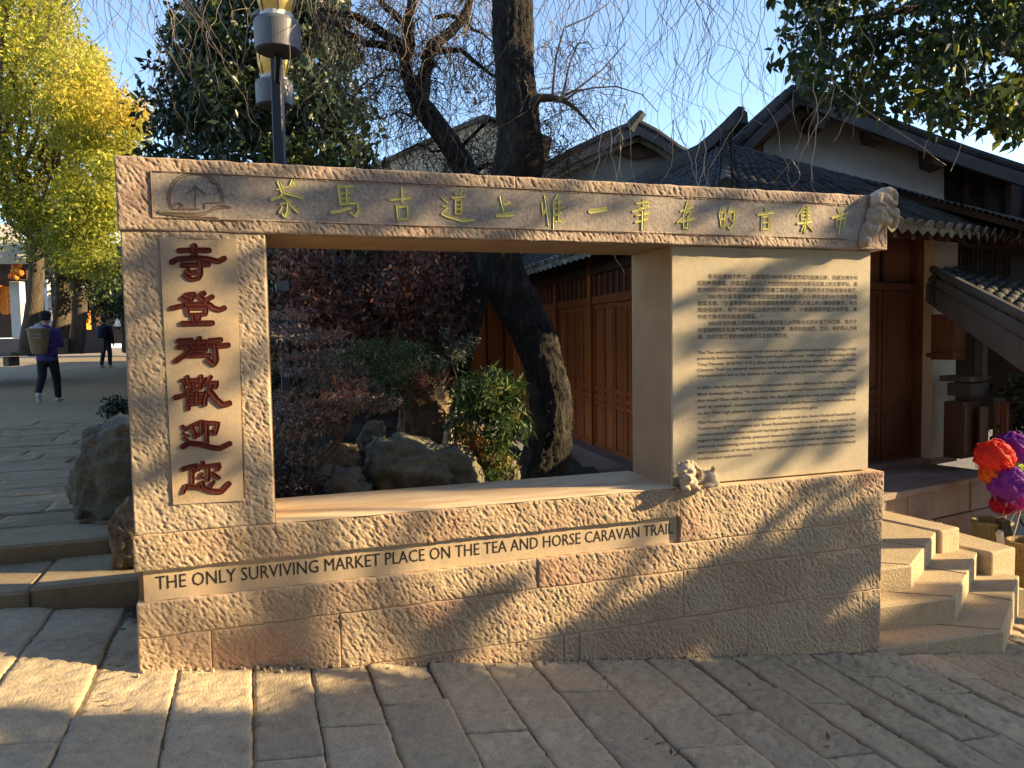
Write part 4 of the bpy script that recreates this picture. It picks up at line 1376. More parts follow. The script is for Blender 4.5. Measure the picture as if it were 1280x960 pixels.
# ------------------------------------------------------------------ gable in the middle distance
gc = thing('shaded_gable_house', 'small plastered gable darkened as if in shade, with upturned ridge end between the big trunk and the tiled roof', 'house', dep(770, 300, 15))
CQ = 15
cw_ = [dep(x_, y_, CQ) for x_, y_ in ((690, 215), (797, 168), (850, 196), (850, 480), (690, 480))]
mb = MB(); mb.prism(cw_, -gn*.3); o = mb.build('gable_wall', M['plaster_shaded'], gc); fix_normals(o)
LR2 = [(640, 232), (680, 213), (720, 192), (760, 173), (797, 158)]
RR2 = [(797, 158), (820, 170), (845, 188), (870, 203), (900, 216)]
for pts in (LR2, RR2):
    rake(pts, CQ-.5, 11, 'bargeboard', M['wood_grey'], gc, .06)
    rake([(x_, y_+14) for x_, y_ in pts], CQ-.25, 5, 'bargeboard', M['tile_end'], gc, .06)
    slope_strip(pts, CQ-.52, 5, 'roof_slab', gc, M['tile'], 4)
    for i in range(len(pts)-1):
        a = dep(pts[i][0], pts[i][1]-5, CQ-.5); b_ = dep(pts[i+1][0], pts[i+1][1]-5, CQ-.5)
        mb = MB(); mb.tube([a, b_], .07, 8); mb.build('verge_tile', M['tile'], gc)
mb = MB(); mb.tube([dep(x_, y_, CQ-.5) for x_, y_ in ((786, 163), (793, 153), (799, 146), (803, 141))], [.12, .11, .10, .08], 7); mb.build('ridge_horn', M['tile'], gc)
mb = MB(); pp = [dep(x_, y_, CQ-.12) for x_, y_ in ((770, 190), (797, 178), (822, 192), (797, 199))]
mb.prism(pp, -gn*.05); o = mb.build('vent_shadow_board', M['wood_dark'], gc); fix_normals(o)

# sunlit wall far behind the willow
fw_ = thing('sandy_wall_house', 'sunlit sandy end wall of a distant house between the two willow trunks', 'house', dep(560, 300, 22))
ww = [dep(x_, y_, 22) for x_, y_ in ((470, 212), (520, 187), (575, 163), (605, 150), (640, 160), (680, 176), (680, 470), (470, 470))]
mb = MB(); mb.prism(ww, -gn*4); o = mb.build('wall', M['plaster_lit'], fw_); fix_normals(o)
mb = MB()
tp = [dep(x_, y_, 21.8) for x_, y_ in ((462, 213), (520, 185), (575, 161), (605, 148), (640, 158), (690, 177))]
for i in range(5): mb.prism([tp[i], tp[i+1], tp[i+1]+np.array([0, 0, .12]), tp[i]+np.array([0, 0, .12])], -gn*4.5)
o = mb.build('roof', M['tile'], fw_); fix_normals(o)

# pale tiled roof glimpsed below the lintel
# ------------------------------------------------------------------ shops along the left street
def street_box(name, px0_, py0_, px1_, py1_, q, depth, mt, parent, bev=0.0):
    a = dep(px0_, py1_, q); c_ = dep(px1_, py0_, q)
    rgt = np.array([CR[0], CR[1], 0]); rgt /= np.linalg.norm(rgt); bk = -gn
    T = Matrix(((rgt[0], bk[0], 0, a[0]), (rgt[1], bk[1], 0, a[1]), (0, 0, 1, a[2]), (0, 0, 0, 1)))
    L = abs(rgt @ (c_-a))
    b = MB(T); b.box(0, L, 0, depth, 0, c_[2]-a[2], bev)
    return b.build(name, mt, parent)
sh = thing('street_shop', 'shop with white pillar, stone porch and orange goods at the left edge of the street', 'shop', dep(-10, 445, 17))
street_box('stone_porch', -160, 423, 26, 448, 17, 3.5, M['terrace'], sh, .02)
street_box('back_wall', -160, 330, 40, 425, 19.5, .3, M['wood_dark'], sh)
street_box('pillar', 15, 352, 27, 423, 17.2, .2, M['white_paint'], sh, .01)
street_box('pillar', -50, 352, -38, 423, 17.2, .2, M['white_paint'], sh, .01)
for k in range(4):
    street_box('orange_goods', -2+k*4.2, 357+random.random()*3, 1.6+k*4.2, 394-random.random()*3, 17.8, .1, M['orange'], sh, .01)
p0 = dep(-170, 345, 16.6); p1 = dep(33, 349, 16.6)
mb = MB(); mb.prism([p0, p1, p1+np.array([0, 0, .2]), p0+np.array([0, 0, .2])], -gn*.4); mb.build('eave_beam', M['wood_dark'], sh)
mb = MB(); a, b_ = dep(-170, 330, 16.2), dep(34, 330, 16.2); c_, d_ = dep(26, 288, 20), dep(-170, 270, 20)
mb.prism([a, b_, c_, d_], (0, 0, .12)); o = mb.build('awning', M['plaster'], sh); fix_normals(o)
n_ = 14
for k in range(n_):
    x0_ = 2+k*2
    mb = MB(); mb.box(0, .05, 0, .05, 0, .05)
red = [(18, 333), (22, 338), (26, 341), (14, 345), (24, 331), (20, 346), (17, 339)]
for k, (x_, y_) in enumerate(red):
    p = dep(x_, y_, 16.4); mb = MB(); mb.lathe(p, [(.02, -.07), (.06, -.03), (.06, .03), (.02, .07)], 8)
    mb.build('red_lantern', M['orange'], sh)
s2 = thing('far_shop', 'dim shop with white posts and a red and white banner far down the street', 'shop', dep(70, 440, 27))
street_box('back_wall', 38, 300, 120, 436, 29, .4, M['wood_dark'], s2)
for x0_, x1_, y0_, y1_ in ((42, 47, 362, 428), (58, 61, 350, 420), (74, 79, 380, 428)):
    street_box('post', x0_, y0_, x1_, y1_, 26.5, .2, M['white_paint'], s2)
mb = MB(); a, b_ = dep(66, 378, 26), dep(108, 380, 26); c_, d_ = dep(104, 355, 28), dep(76, 352, 28)
mb.prism([a, b_, c_, d_], (0, 0, .1)); o = mb.build('awning', M['metal_dark'], s2); fix_normals(o)
for k in range(7):
    p = dep(70+k*5, 377, 25.9); p2 = dep(78+k*4, 356, 27.9)
    mb = MB(); mb.tube([p+np.array([0, 0, .12]), p2+np.array([0, 0, .12])], .04, 4); mb.build('awning_rib', M['tile_end'], s2)
mb = MB(); mb.prism([dep(x_, y_, 26.2) for x_, y_ in ((84, 382), (88, 380), (93, 424), (87, 426))], -gn*.05); mb.build('banner', M['orange'], s2)
mb = MB(); mb.prism([dep(x_, y_, 26.15) for x_, y_ in ((89, 396), (91, 398), (95, 424), (91, 426))], -gn*.05); mb.build('banner', M['white_paint'], s2)
street_box('lit_display', 100, 388, 108, 412, 27, .3, M['orange'], s2)
s3 = thing('end_of_street_house', 'shadowed timber house closing the end of the street behind the walkers', 'house', dep(140, 430, 34))
street_box('wall', 60, 330, 420, 431, 34, 1, M['wood_dark'], s3)
street_box('roof', 50, 300, 430, 332, 33.6, 2, M['tile'], s3)
street_box('white_sign', 142, 398, 150, 408, 33.9, .1, M['white_paint'], s3)
bn = thing('stone_bench', 'grey stone bench at the left edge of the street', 'bench', dep(0, 458, 13.5))
street_box('seat', -40, 440, 15, 446, 13.5, .4, M['rock'], bn, .02)
street_box('leg', 4, 446, 11, 458, 13.55, .3, M['rock'], bn)
street_box('leg', -30, 446, -22, 458, 13.55, .3, M['rock'], bn)

# long timber house added behind the garden to shade the street
bh = thing('street_shading_house', 'long dark timber house added behind the garden beyond the red maple to shade the street', 'house', dep(480, 480, 13))
T = Matrix.Translation(Vector((-.2, 9.2, 0)))
b = MB(T); b.box(0, 5.0, 0, 18, .2, 3.6); b.build('wall', M['wood_dark'], bh)
for k in range(16):
    b = MB(T); b.box(.1+k*.31, .1+k*.31+.27, -.03, 0, .5, 2.4); b.build('wall_plank', M['wood'], bh)
b = MB(T); b.prism([(-.5, -.6, 3.3), (2.5, -.6, 4.2), (5.5, -.6, 3.3)], (0, 19, 0)); o = b.build('roof', M['tile'], bh); fix_normals(o)
# ------------------------------------------------------------------ crowns described by an outline and a range of distances
def in_poly(x, y, poly):
    c = False; n = len(poly)
    for i in range(n):
        x1, y1 = poly[i]; x2, y2 = poly[(i+1) % n]
        if (y1 > y) != (y2 > y) and x < (x2-x1)*(y-y1)/(y2-y1)+x1: c = not c
    return c


def crown_centres(poly, q0, q1, n, rs, inset=0):
    xs = [p[0] for p in poly]; ys = [p[1] for p in poly]
    out = []; px = []
    while len(out) < n:
        x, y = rs.uniform(min(xs), max(xs)), rs.uniform(min(ys), max(ys))
        if in_poly(x, y, poly):
            q = rs.uniform(q0, q1)
            out.append(dep(x, y, q)); px.append((x, y))
    return np.array(out), np.array(px)


def limbs(parent, mt, start, start_r, centres, k, rs, sides=6, name='limb'):
    idx = rs.permutation(len(centres))[:k]
    for i in idx:
        c = centres[i]
        s = start[rs.integers(len(start))]
        pts = wobble(s, c, 6, .06)
        mb = MB(); mb.tube(pts, list(np.linspace(start_r, .012, len(pts))), sides); mb.build(name, mt, parent, smooth=True)


# --- sunlit yellow-green trees at the left
def left_tree(label, base, top, poly, q0, q1, ncl, per, seed, leaf=.10, tr=.16, tintf=None, mt='leaf_gold', rad=(.42, .75)):
    rs = np.random.default_rng(seed)
    t = thing('street_tree', label, 'tree', base, 'broadleaf trees along the street')
    bark_tube('trunk', [base, (base+top)/2+np.array([.06, 0, 0]), top], [tr*1.15, tr, tr*.75], M['bark2'], t, 12, 6, .05, seed)
    C, px = crown_centres(poly, q0, q1, ncl, rs)
    P, ix = clumps(C, rs.uniform(*rad, ncl), per, rs)
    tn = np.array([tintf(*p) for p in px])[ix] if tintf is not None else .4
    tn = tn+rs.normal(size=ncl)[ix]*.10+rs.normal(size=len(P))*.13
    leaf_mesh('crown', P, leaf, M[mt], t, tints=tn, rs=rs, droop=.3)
    limbs(t, M['bark2'], [top], tr*.45, C[C[:, 2] > top[2]], min(22, ncl//4), rs)
    return t
base = dep(33, 442, 16); top = dep(46, 300, 15.5)
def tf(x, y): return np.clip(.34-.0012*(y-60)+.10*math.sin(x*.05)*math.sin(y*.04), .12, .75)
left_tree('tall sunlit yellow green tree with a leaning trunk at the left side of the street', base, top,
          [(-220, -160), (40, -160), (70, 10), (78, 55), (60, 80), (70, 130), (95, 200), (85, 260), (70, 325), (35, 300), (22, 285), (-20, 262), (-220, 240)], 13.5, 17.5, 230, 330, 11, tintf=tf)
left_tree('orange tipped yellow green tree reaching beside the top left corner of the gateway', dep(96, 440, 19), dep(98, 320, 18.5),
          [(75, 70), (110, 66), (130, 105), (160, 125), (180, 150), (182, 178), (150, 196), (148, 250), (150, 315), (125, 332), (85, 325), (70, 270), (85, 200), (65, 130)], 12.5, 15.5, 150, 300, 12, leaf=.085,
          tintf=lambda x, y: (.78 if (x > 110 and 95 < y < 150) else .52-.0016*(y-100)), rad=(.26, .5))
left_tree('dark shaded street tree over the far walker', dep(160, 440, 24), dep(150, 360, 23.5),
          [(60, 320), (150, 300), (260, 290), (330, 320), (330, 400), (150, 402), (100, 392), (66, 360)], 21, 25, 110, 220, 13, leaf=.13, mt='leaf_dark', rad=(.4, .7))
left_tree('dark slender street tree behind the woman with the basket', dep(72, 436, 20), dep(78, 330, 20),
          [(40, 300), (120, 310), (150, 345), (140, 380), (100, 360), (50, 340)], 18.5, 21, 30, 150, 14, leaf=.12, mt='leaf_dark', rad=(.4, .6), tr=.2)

# --- dark broadleaf tree behind the left of the gateway
rs = np.random.default_rng(21)
dt = thing('broadleaf_tree', 'dark green broadleaf tree behind the left half of the lintel beside the street lamp', 'tree', dep(374, 470, 9.5))
poly = [(222, -90), (218, 20), (225, 60), (212, 92), (200, 120), (188, 150), (192, 230), (330, 225), (470, 232), (482, 208), (455, 168), (448, 120), (440, 60), (415, 20), (405, -90)]
C, px = crown_centres(poly, 8.2, 10.8, 240, rs)
P, ix = clumps(C, rs.uniform(.2, .40, 240), 100, rs)
tn = np.clip(.25+rs.normal(size=240)[ix]*.10+rs.normal(size=len(P))*.15+np.where((px[ix][:, 1] > 150) & (px[ix][:, 0] > 300), .25*rs.uniform(size=len(P)), 0), 0, 1)  # lower right leaves tinted yellower, as if sunlit
leaf_mesh('crown', P, .115, M['leaf_dark'], dt, tints=tn, rs=rs, droop=.5, aspect=.45)
bark_tube('trunk', [dep(374, 475, 9.5), dep(378, 330, 9.4), dep(372, 210, 9.4), dep(385, 110, 9.5), dep(370, 0, 9.5)], [.13, .11, .09, .07, .05], M['bark'], dt, 10, 5, .05, 3)
limbs(dt, M['bark'], [dep(374, 240, 9.4), dep(384, 120, 9.5), dep(372, 20, 9.5)], .04, C, 26, rs)

# --- evergreen reaching in at the top right
rt_ = thing('evergreen_tree', 'leafy green tree branch hanging in over the gable at the top right corner', 'tree', dep(1500, 720, 7))
poly = [(985, 30), (1000, -90), (1480, -90), (1480, 190), (1400, 175), (1285, 160), (1240, 140), (1190, 155), (1150, 135), (1110, 130), (1060, 128), (1015, 108), (992, 80)]
C, px = crown_centres(poly, 4.3, 6.4, 230, rs)
keep = np.ones(len(C), bool)
P, ix = clumps(C, rs.uniform(.13, .27, len(C)), 62, rs)
tn = np.clip(.30+rs.normal(size=len(C))[ix]*.14+rs.normal(size=len(P))*.15+(rs.uniform(size=len(P)) < .035)*.6, 0, 1)
# nearest leaves are single parts
d_ = (P-CAM)@FW
vis = np.argsort(d_)
near = vis[:290]; rest = vis[290:]
o = leaf_mesh('crown', P[rest], .080, M['leaf_right'], rt_, tints=tn[rest], rs=rs, droop=.55, aspect=.48); o['kind'] = 'stuff'
lm = []
for k in range(6):
    V = np.array([[0, 0, 0], [.017, .018, .005], [.021, .042, .006], [0, .085, -.006], [-.021, .042, .006], [-.017, .018, .005], [0, .04, -.003]])*.95
    me = bpy.data.meshes.new('leaf'); me.from_pydata([tuple(v) for v in V], [], [(0, 1, 6), (1, 2, 6), (2, 3, 6), (3, 4, 6), (4, 5, 6), (5, 0, 6)])
    a = me.attributes.new('tint', 'FLOAT', 'FACE'); a.data.foreach_set('value', np.full(6, [.2, .3, .35, .25, .45, .97][k], np.float32))
    me.materials.append(M['leaf_right']); lm.append(me)
off = origin_of(rt_)
for i in near:
    o = bpy.data.objects.new('leaf', lm[random.choice([0, 1, 2, 3, 4, 0, 1, 2, 3, 4, 0, 1, 2, 3, 5])]); COL.objects.link(o); o.parent = rt_
    o.location = Vector(P[i])-off
    o.rotation_euler = (random.uniform(-2.2, -.6), random.uniform(-.8, .8), random.uniform(0, 6.28)); o.scale = [random.uniform(.7, 1.1)]*3
bark_tube('trunk', [dep(1500, 720, 7), dep(1490, 400, 6.8), dep(1440, 150, 6.2), dep(1400, -60, 5.8)], [.2, .17, .12, .09], M['bark'], rt_, 12, 6, .05, 4)
for pts in ([(1440, 150, 6.2), (1330, 90, 5.6), (1230, 50, 5.2), (1120, 40, 5.0), (1030, 60, 5)], [(1400, -60, 5.8), (1250, -20, 5.3), (1100, 20, 5.1), (1010, 30, 5.0)], [(1330, 90, 5.6), (1270, 110, 5.3), (1200, 120, 5.2), (1130, 110, 5.1)]):
    mb = MB(); mb.tube([dep(*p) for p in pts], list(np.linspace(.05, .01, len(pts))), 6); mb.build('limb', M['bark'], rt_, smooth=True)

# ------------------------------------------------------------------ willows
def tangle(parent, starts, n, length, step, r, mt, rs, droop=.35, name='twigs', turn=.55):
    mb = MB()
    for k in range(n):
        p = np.array(starts[rs.integers(len(starts))], float)+rs.normal(size=3)*.05
        d = rs.normal(size=3); d /= np.linalg.norm(d)
        L = length*rs.uniform(.4, 1.2); m_ = max(4, int(L/step)); pts = [p.copy()]
        for i in range(m_):
            d = d+rs.normal(size=3)*turn; d[2] -= droop*.5
            d /= np.linalg.norm(d); p = p+d*step; pts.append(p.copy())
        mb.tube(pts, list(np.linspace(r, r*.35, len(pts))), 3, caps=False)
    o = mb.build(name, mt, parent); o['kind'] = 'stuff'
    return o


def hanging(parent, spec, r, mt, rs, name='hanging_twigs'):
    """spec: list of (px range, y start, y end range, q range, count)"""
    mb = MB()
    for (xa, xb), ys, (ya_, yb_), (qa, qb), n in spec:
        for k in range(n):
            q = rs.uniform(qa, qb)
            p = dep(rs.uniform(xa, xb), ys, q); zend = dep(640, rs.uniform(ya_, yb_), q)[2]
            pts = [p.copy()]; ph = rs.uniform(0, 6.28, 4); drift = rs.normal(size=2)*.18
            sway = np.zeros(2); i = 0; vel = np.zeros(2)
            while p[2] > zend and i < 120:
                vel = vel*.80+rs.normal(size=2)*.0115
                sway = vel+np.array([math.sin(i*.9+ph[0]), math.sin(i*.7+ph[1])])*.006
                p = p+np.array([sway[0]+drift[0]*.05, sway[1]+drift[1]*.05, -.045]); pts.append(p.copy()); i += 1
                if rs.uniform() < .035 and len(pts) > 3:
                    b_ = [p.copy()]; bv = rs.normal(size=2)*.02
                    pp = p.copy()
                    for j in range(rs.integers(4, 14)):
                        bv = bv*.8+rs.normal(size=2)*.015
                        pp = pp+np.array([bv[0], bv[1], -.035]); b_.append(pp.copy())
                    mb.tube(b_, list(np.linspace(r*.7, r*.3, len(b_))), 3, caps=False)
            mb.tube(pts, list(np.linspace(r, r*.4, len(pts))), 3, caps=False)
    o = mb.build(name, mt, parent); o['kind'] = 'stuff'
    return o


rs = np.random.default_rng(31)
w1 = thing('willow_tree', 'massive dark leaning willow trunk seen through the opening and above the lintel', 'tree', onZ(684, 606, .25))
q_ = 5.95
bark_tube('trunk', [dep(668, 660, q_), dep(676, 600, q_), dep(685, 555, q_), dep(689, 500, q_), dep(673, 435, q_), dep(655, 395, q_), dep(639, 365, q_), dep(624, 325, q_), dep(630, 265, q_), dep(650, 200, q_), dep(646, 130, q_), dep(641, 50, q_), dep(641, -80, q_), dep(655, -260, q_+.2), dep(630, -420, q_+.3)],
          [.24, .205, .175, .158, .158, .165, .172, .170, .172, .185, .155, .152, .15, .11, .03], M['bark'], w1, 52, 18, .055, 5, ridges=17)
mb = MB()
mb.tube([dep(*p) for p in ((655, 150, 5.9), (672, 122, 5.85), (690, 122, 5.8), (706, 126, 5.8), (722, 138, 5.8), (745, 165, 5.8))], [.06, .042, .03, .022, .012, .005], 7)
mb.build('branch', M['bark2'], w1, smooth=True)
for pts in ([(706, 126, 5.8), (722, 114, 5.8), (740, 110, 5.8), (770, 108, 5.8), (802, 118, 5.8), (822, 140, 5.8)], [(700, 122, 5.8), (720, 112, 5.8), (752, 88, 5.8), (775, 62, 5.8), (790, 44, 5.8)], [(690, 120, 5.8), (695, 70, 5.8), (705, 35, 5.8), (735, 22, 5.8), (760, 5, 5.8), (770, -20, 5.8)], [(703, 120, 5.8), (712, 80, 5.8), (722, 55, 5.8), (735, 52, 5.8), (742, 62, 5.8)]):
    mb = MB(); mb.tube([dep(*p) for p in pts], list(np.linspace(.010, .003, len(pts))), 5); mb.build('branch', M['twig'], w1, smooth=True)
st_ = [dep(x_, y_, 5.85) for x_, y_ in ((700, 126), (715, 132), (740, 160), (735, 112), (760, 80), (720, 60), (690, 60), (685, 130))]
tangle(w1, st_, 150, .75, .035, .0030, M['twig'], rs, .5)
tangle(w1, [dep(x_, y_, 6.1) for x_, y_ in ((680, 160), (700, 180), (690, 200), (720, 190))], 110, .5, .03, .0036, M['bark2'], rs, .2)
hanging(w1, [((672, 780), -60, (60, 190), (5.2, 7), 36), ((780, 935), -60, (70, 215), (5, 6.8), 42), ((935, 1060), -60, (40, 130), (5, 6), 9)], .0032, M['twig'], rs)
hanging(w1, [((745, 790), 130, (215, 260), (4.6, 5.2), 5), ((830, 900), 150, (225, 250), (4.6, 5), 4), ((920, 1050), -60, (225, 250), (4.6, 5), 3), ((1000, 1090), 20, (150, 240), (4.3, 5), 8), ((1130, 1250), 10, (130, 235), (4.2, 5), 4)], .0038, M['twig_light'], rs, 'pale_twigs')

w2 = thing('contorted_willow', 'forked contorted willow with tangled bare twigs left of the massive trunk', 'tree', onZ(548, 600, .3))
q_ = 6.9
bark_tube('trunk', [dep(545, 620, q_), dep(550, 560, q_), dep(560, 490, q_), dep(577, 415, q_), dep(596, 345, q_), dep(602, 290, q_), dep(592, 240, q_), dep(573, 197, q_), dep(548, 160, q_), dep(524, 128, q_)],
          [.22, .19, .165, .15, .14, .125, .11, .105, .095, .09], M['bark'], w2, 18, 9, .055, 6)
bl = [([(524, 130), (512, 100), (508, 70), (510, 40), (514, 10), (522, -60)], .075, .035),
      ([(526, 128), (530, 95), (533, 70), (548, 52), (572, 30), (588, -5), (596, -60)], .07, .03),
      ([(509, 68), (488, 60), (466, 55), (446, 46), (425, 32), (402, 24)], .045, .018),
      ([(508, 60), (485, 46), (460, 30), (438, 18), (410, 12), (395, 20)], .05, .018),
      ([(533, 72), (560, 62), (590, 74), (612, 92), (640, 105)], .03, .01),
      ([(545, 22), (570, 22), (592, 38), (615, 52)], .022, .008),
      ([(530, 100), (505, 92), (480, 88), (462, 98), (450, 110), (438, 116)], .014, .006),
      ([(545, 145), (530, 138), (515, 146), (500, 140), (490, 146)], .018, .006),
      ([(560, 185), (540, 190), (522, 180), (505, 188)], .014, .005),
      ([(512, 30), (490, 15), (470, -5), (450, -40)], .04, .015),
      ([(568, 195), (590, 170), (612, 150), (640, 150), (655, 130)], .02, .007),
      ([(580, 218), (610, 205), (630, 215)], .03, .012)]
stt = []
for pts, r0, r1 in bl:
    P_ = [dep(x_, y_, q_-.0+.1*math.sin(i*1.7)) for i, (x_, y_) in enumerate(pts)]
    P_ = sum([[a, (a+b_)/2+rs.normal(size=3)*.02] for a, b_ in zip(P_[:-1], P_[1:])], [])+[P_[-1]]
    mb = MB(); mb.tube(P_, list(np.linspace(r0, r1, len(P_))), 7); mb.build('limb', M['bark'], w2, smooth=True)
    stt += P_
tangle(w2, stt, 620, .95, .042, .0042, M['bark2'], rs, .45)
tangle(w2, [p for p in stt], 160, 1.2, .05, .0045, M['twig'], rs, .7, name='pale_twigs')
hanging(w2, [((440, 640), -60, (60, 200), (6.2, 7.6), 90), ((70, 215), -60, (20, 118), (5.5, 7), 42), ((210, 330), -60, (40, 200), (6, 7.6), 22), ((330, 440), -60, (30, 170), (6, 7.4), 26)], .0033, M['twig'], rs)
tangle(w2, [dep(x_, y_, 7.2) for x_, y_ in ((600, 190), (620, 195), (590, 210), (640, 200), (560, 205))], 130, .5, .03, .004, M['bark2'], rs, -.1, name='bush_twigs')
P, ix = clumps(np.array([dep(575, 98, 6.6), dep(590, 110, 6.6), dep(600, 125, 6.7)]), [.15, .12, .12], 22, rs)
leaf_mesh('dry_leaves', P, .05, M['leaf_maple'], w2, tints=rs.uniform(.7, 1, len(P)), rs=rs)

# ------------------------------------------------------------------ street lamp
lp = thing('street_lamp', 'dark street lamp post with two yellow glass lanterns on grey drums behind the lintel', 'street lamp', onZ(346, 520, .35))
pq = 6.6
T = Matrix.Translation(Vector(dep(346.5, 100, pq)))
pbase = dep(346.5, 100, pq)
rr = np.array([CR[0], CR[1], 0]); rr /= np.linalg.norm(rr)
Tp = Matrix(((rr[0], -gn[0], 0, pbase[0]), (rr[1], -gn[1], 0, pbase[1]), (0, 0, 1, 0), (0, 0, 0, 1)))
b = MB(Tp); b.box(-.044, .044, -.044, .044, .2, pbase[2]+.62, .008); b.build('post', M['metal_dark'], lp)
b = MB(Tp); b.box(-.06, .06, -.06, .06, 2.02, 2.12, .006); b.build('band', M['metal'], lp)
la, lb = dep(347.5, 69, 5.95), dep(343.5, 137, 7.25)
b = MB(); b.tube([la, np.array([pbase[0], pbase[1], la[2]+.02]), lb], .03, 6); b.build('cross_arm', M['metal_dark'], lp)
def lamp(px_, pybot, q, sc_):
    c = dep(px_, pybot, q); c = np.array(c)
    o = MB(); o.lathe(c, [(.150*sc_, -.0), (.172*sc_, .012), (.176*sc_, .21*sc_), (.165*sc_, .235*sc_), (.13*sc_, .25*sc_)], 48); d = o.build('lamp_drum', M['metal'], lp, smooth=False)
    o = MB(); o.lathe(c, [(.12*sc_, .25*sc_), (.125*sc_, .285*sc_), (.11*sc_, .29*sc_)], 24); o.build('collar', M['white_paint'], lp)
    o = MB(); o.lathe(c, [(.115*sc_, .287*sc_), (.145*sc_, .40*sc_), (.155*sc_, .52*sc_), (.15*sc_, .66*sc_), (.115*sc_, .78*sc_)], 28); g_ = o.build('lamp_glass', M['lamp_glass'], lp, smooth=True)
    o = MB()
    for k in range(6):
        a = k*PI/3+.6
        o.tube([c+np.array([math.cos(a)*r_*sc_, math.sin(a)*r_*sc_, z_*sc_]) for r_, z_ in ((.122, .28), (.15, .40), (.160, .52), (.155, .66), (.12, .79))], .006, 4)
    o.build('glass_rib', M['metal_dark'], lp)
    o = MB(); o.lathe(c, [(.13*sc_, .78*sc_), (.20*sc_, .80*sc_), (.19*sc_, .84*sc_), (.06*sc_, .95*sc_), (.01, 1.02*sc_)], 24); o.build('lamp_cap', M['metal'], lp)
lamp(347.5, 66, 5.95, 1.0)
lamp(343.5, 134, 7.25, .98)

# ------------------------------------------------------------------ garden rocks
def rock(label, px_, py_, wpx, hpx, q, seed, mt='rock', depth=.8, rough_=.22, name='garden_rock', lean=0.0, group=None):
    """rock whose silhouette spans about wpx x hpx with its foot at (px_,py_)"""
    from mathutils import noise
    w_ = wpx/F_PX*q; h_ = hpx/F_PX*q
    foot = dep(px_, py_, q)
    bm = bmesh.new(); bmesh.ops.create_icosphere(bm, subdivisions=5, radius=1)
    for v in bm.verts:
        c = v.co.normalized()
        s3 = Vector((seed*3.1, seed*1.7, seed))
        p = Vector([abs(c[i])**.72*(1 if c[i] > 0 else -1) for i in range(3)])
        n1 = noise.noise(c*1.3+s3); n2 = abs(noise.noise(c*2.6+s3)); n3 = abs(noise.noise(c*6+s3)); n4 = noise.noise(c*14+s3)
        p *= 1+rough_*(n1*1.2-n2*1.1+.25)-.10*n3+.03*n4
        cell = noise.cell(c*3.0+s3)
        p *= 1+.05*cell
        v.co = Vector((p.x*w_*.5+p.z*lean*w_*.3, p.y*w_*.5*depth, p.z*h_*.5))
    me = bpy.data.meshes.new(name); bm.to_mesh(me); bm.free()
    ang = YAW-PI/2
    me.transform(Matrix.Rotation(ang, 4, 'Z'))
    o = link_mesh(name, me, M[mt], None, foot)
    me.transform(Matrix.Translation((0, 0, h_*.42)))
    for p in me.polygons: p.use_smooth = True
    tag(o, label, 'rock', group or 'rocks in the garden bed')
    return o
rock('big rounded grey boulder just behind the sill, left of the massive willow trunk', 532, 650, 140, 108, 4.75, 2, depth=.7, lean=-.15)
rock('upright brown block of stone standing above the big rounded boulder', 530, 570, 62, 108, 5.5, 5, 'rock_brown', .9)
rock('flat brown stone lowest in the left part of the opening', 425, 592, 62, 40, 4.7, 7, 'rock_brown')
rock('low grey stone under the purple shrub near the sill', 415, 640, 100, 60, 4.4, 9)
rock('narrow dark stone leaning left of the big rounded boulder', 465, 600, 36, 80, 5.1, 12, 'rock', 1.0, lean=.4)
rock('small pale stone at the right foot of the green nandina bush', 632, 612, 34, 44, 5.1, 15)
rock('large creviced grey boulder at the left edge of the gateway beside the street', 156, 648, 104, 134, 4.75, 22, 'rock', .9, .26)
rock('small brown boulder wedged behind the left foot of the gateway', 172, 715, 56, 92, 3.98, 25, 'rock_brown', .9)
rock('dark low boulder at the end of the upper step', 140, 668, 70, 30, 4.6, 28, 'rock_brown', .8)

# ------------------------------------------------------------------ shrubs
def shrub(label, poly, q0, q1, ncl, per, rad, leaf, mt, seed, base_px, name='shrub', cat='shrub', aspect=.4, tint=(.4, .2), stems=8, droop=.3, special=None, flat=.8):
    rs = np.random.default_rng(seed)
    b0 = dep(*base_px)
    t = thing(name, label, cat, b0)
    C, px = crown_centres(poly, q0, q1, ncl, rs)
    P, ix = clumps(C, rs.uniform(rad*.6, rad*1.3, ncl), per, rs, flat)
    tn = tint[0]+rs.normal(size=ncl)[ix]*tint[1]*.6+rs.normal(size=len(P))*tint[1]*.7
    if special is not None: tn = tn+special(px[ix])
    leaf_mesh('foliage', P, leaf, M[mt], t, tints=tn, rs=rs, aspect=aspect, droop=droop)
    mb = MB()
    for k in range(stems):
        c = C[rs.integers(len(C))]
        mb.tube(wobble(b0+rs.normal(size=3)*.03, c, 5, .07), list(np.linspace(.014, .004, 6)), 4)
    mb.build('stems', M['bark2'], t)
    return t
shrub('dark red maple filling the upper left of the opening', [(340, 318), (380, 308), (560, 312), (572, 345), (575, 400), (560, 432), (500, 420), (440, 440), (400, 430), (345, 420)], 5.6, 7.2, 120, 125, .22, .052, 'leaf_maple', 41, (500, 470, 6.4), 'japanese_maple', 'tree', .55, (.38, .3), 12)
bark_tube('trunk', [dep(502, 500, 6.3), dep(500, 430, 6.3), dep(505, 385, 6.3), dep(495, 350, 6.3)], [.09, .07, .06, .04], M['rock'], bpy.data.objects['japanese_maple'], 10, 5, .12, 8)
shrub('grey purple fine leaved shrub filling the lower left of the opening', [(340, 405), (375, 385), (415, 400), (452, 455), (492, 500), (470, 515), (430, 520), (405, 548), (385, 600), (340, 640)], 3.9, 5.2, 95, 120, .125, .034, 'leaf_purple', 42, (380, 640, 4.4), aspect=.35, tint=(.42, .36), stems=18, flat=.22)
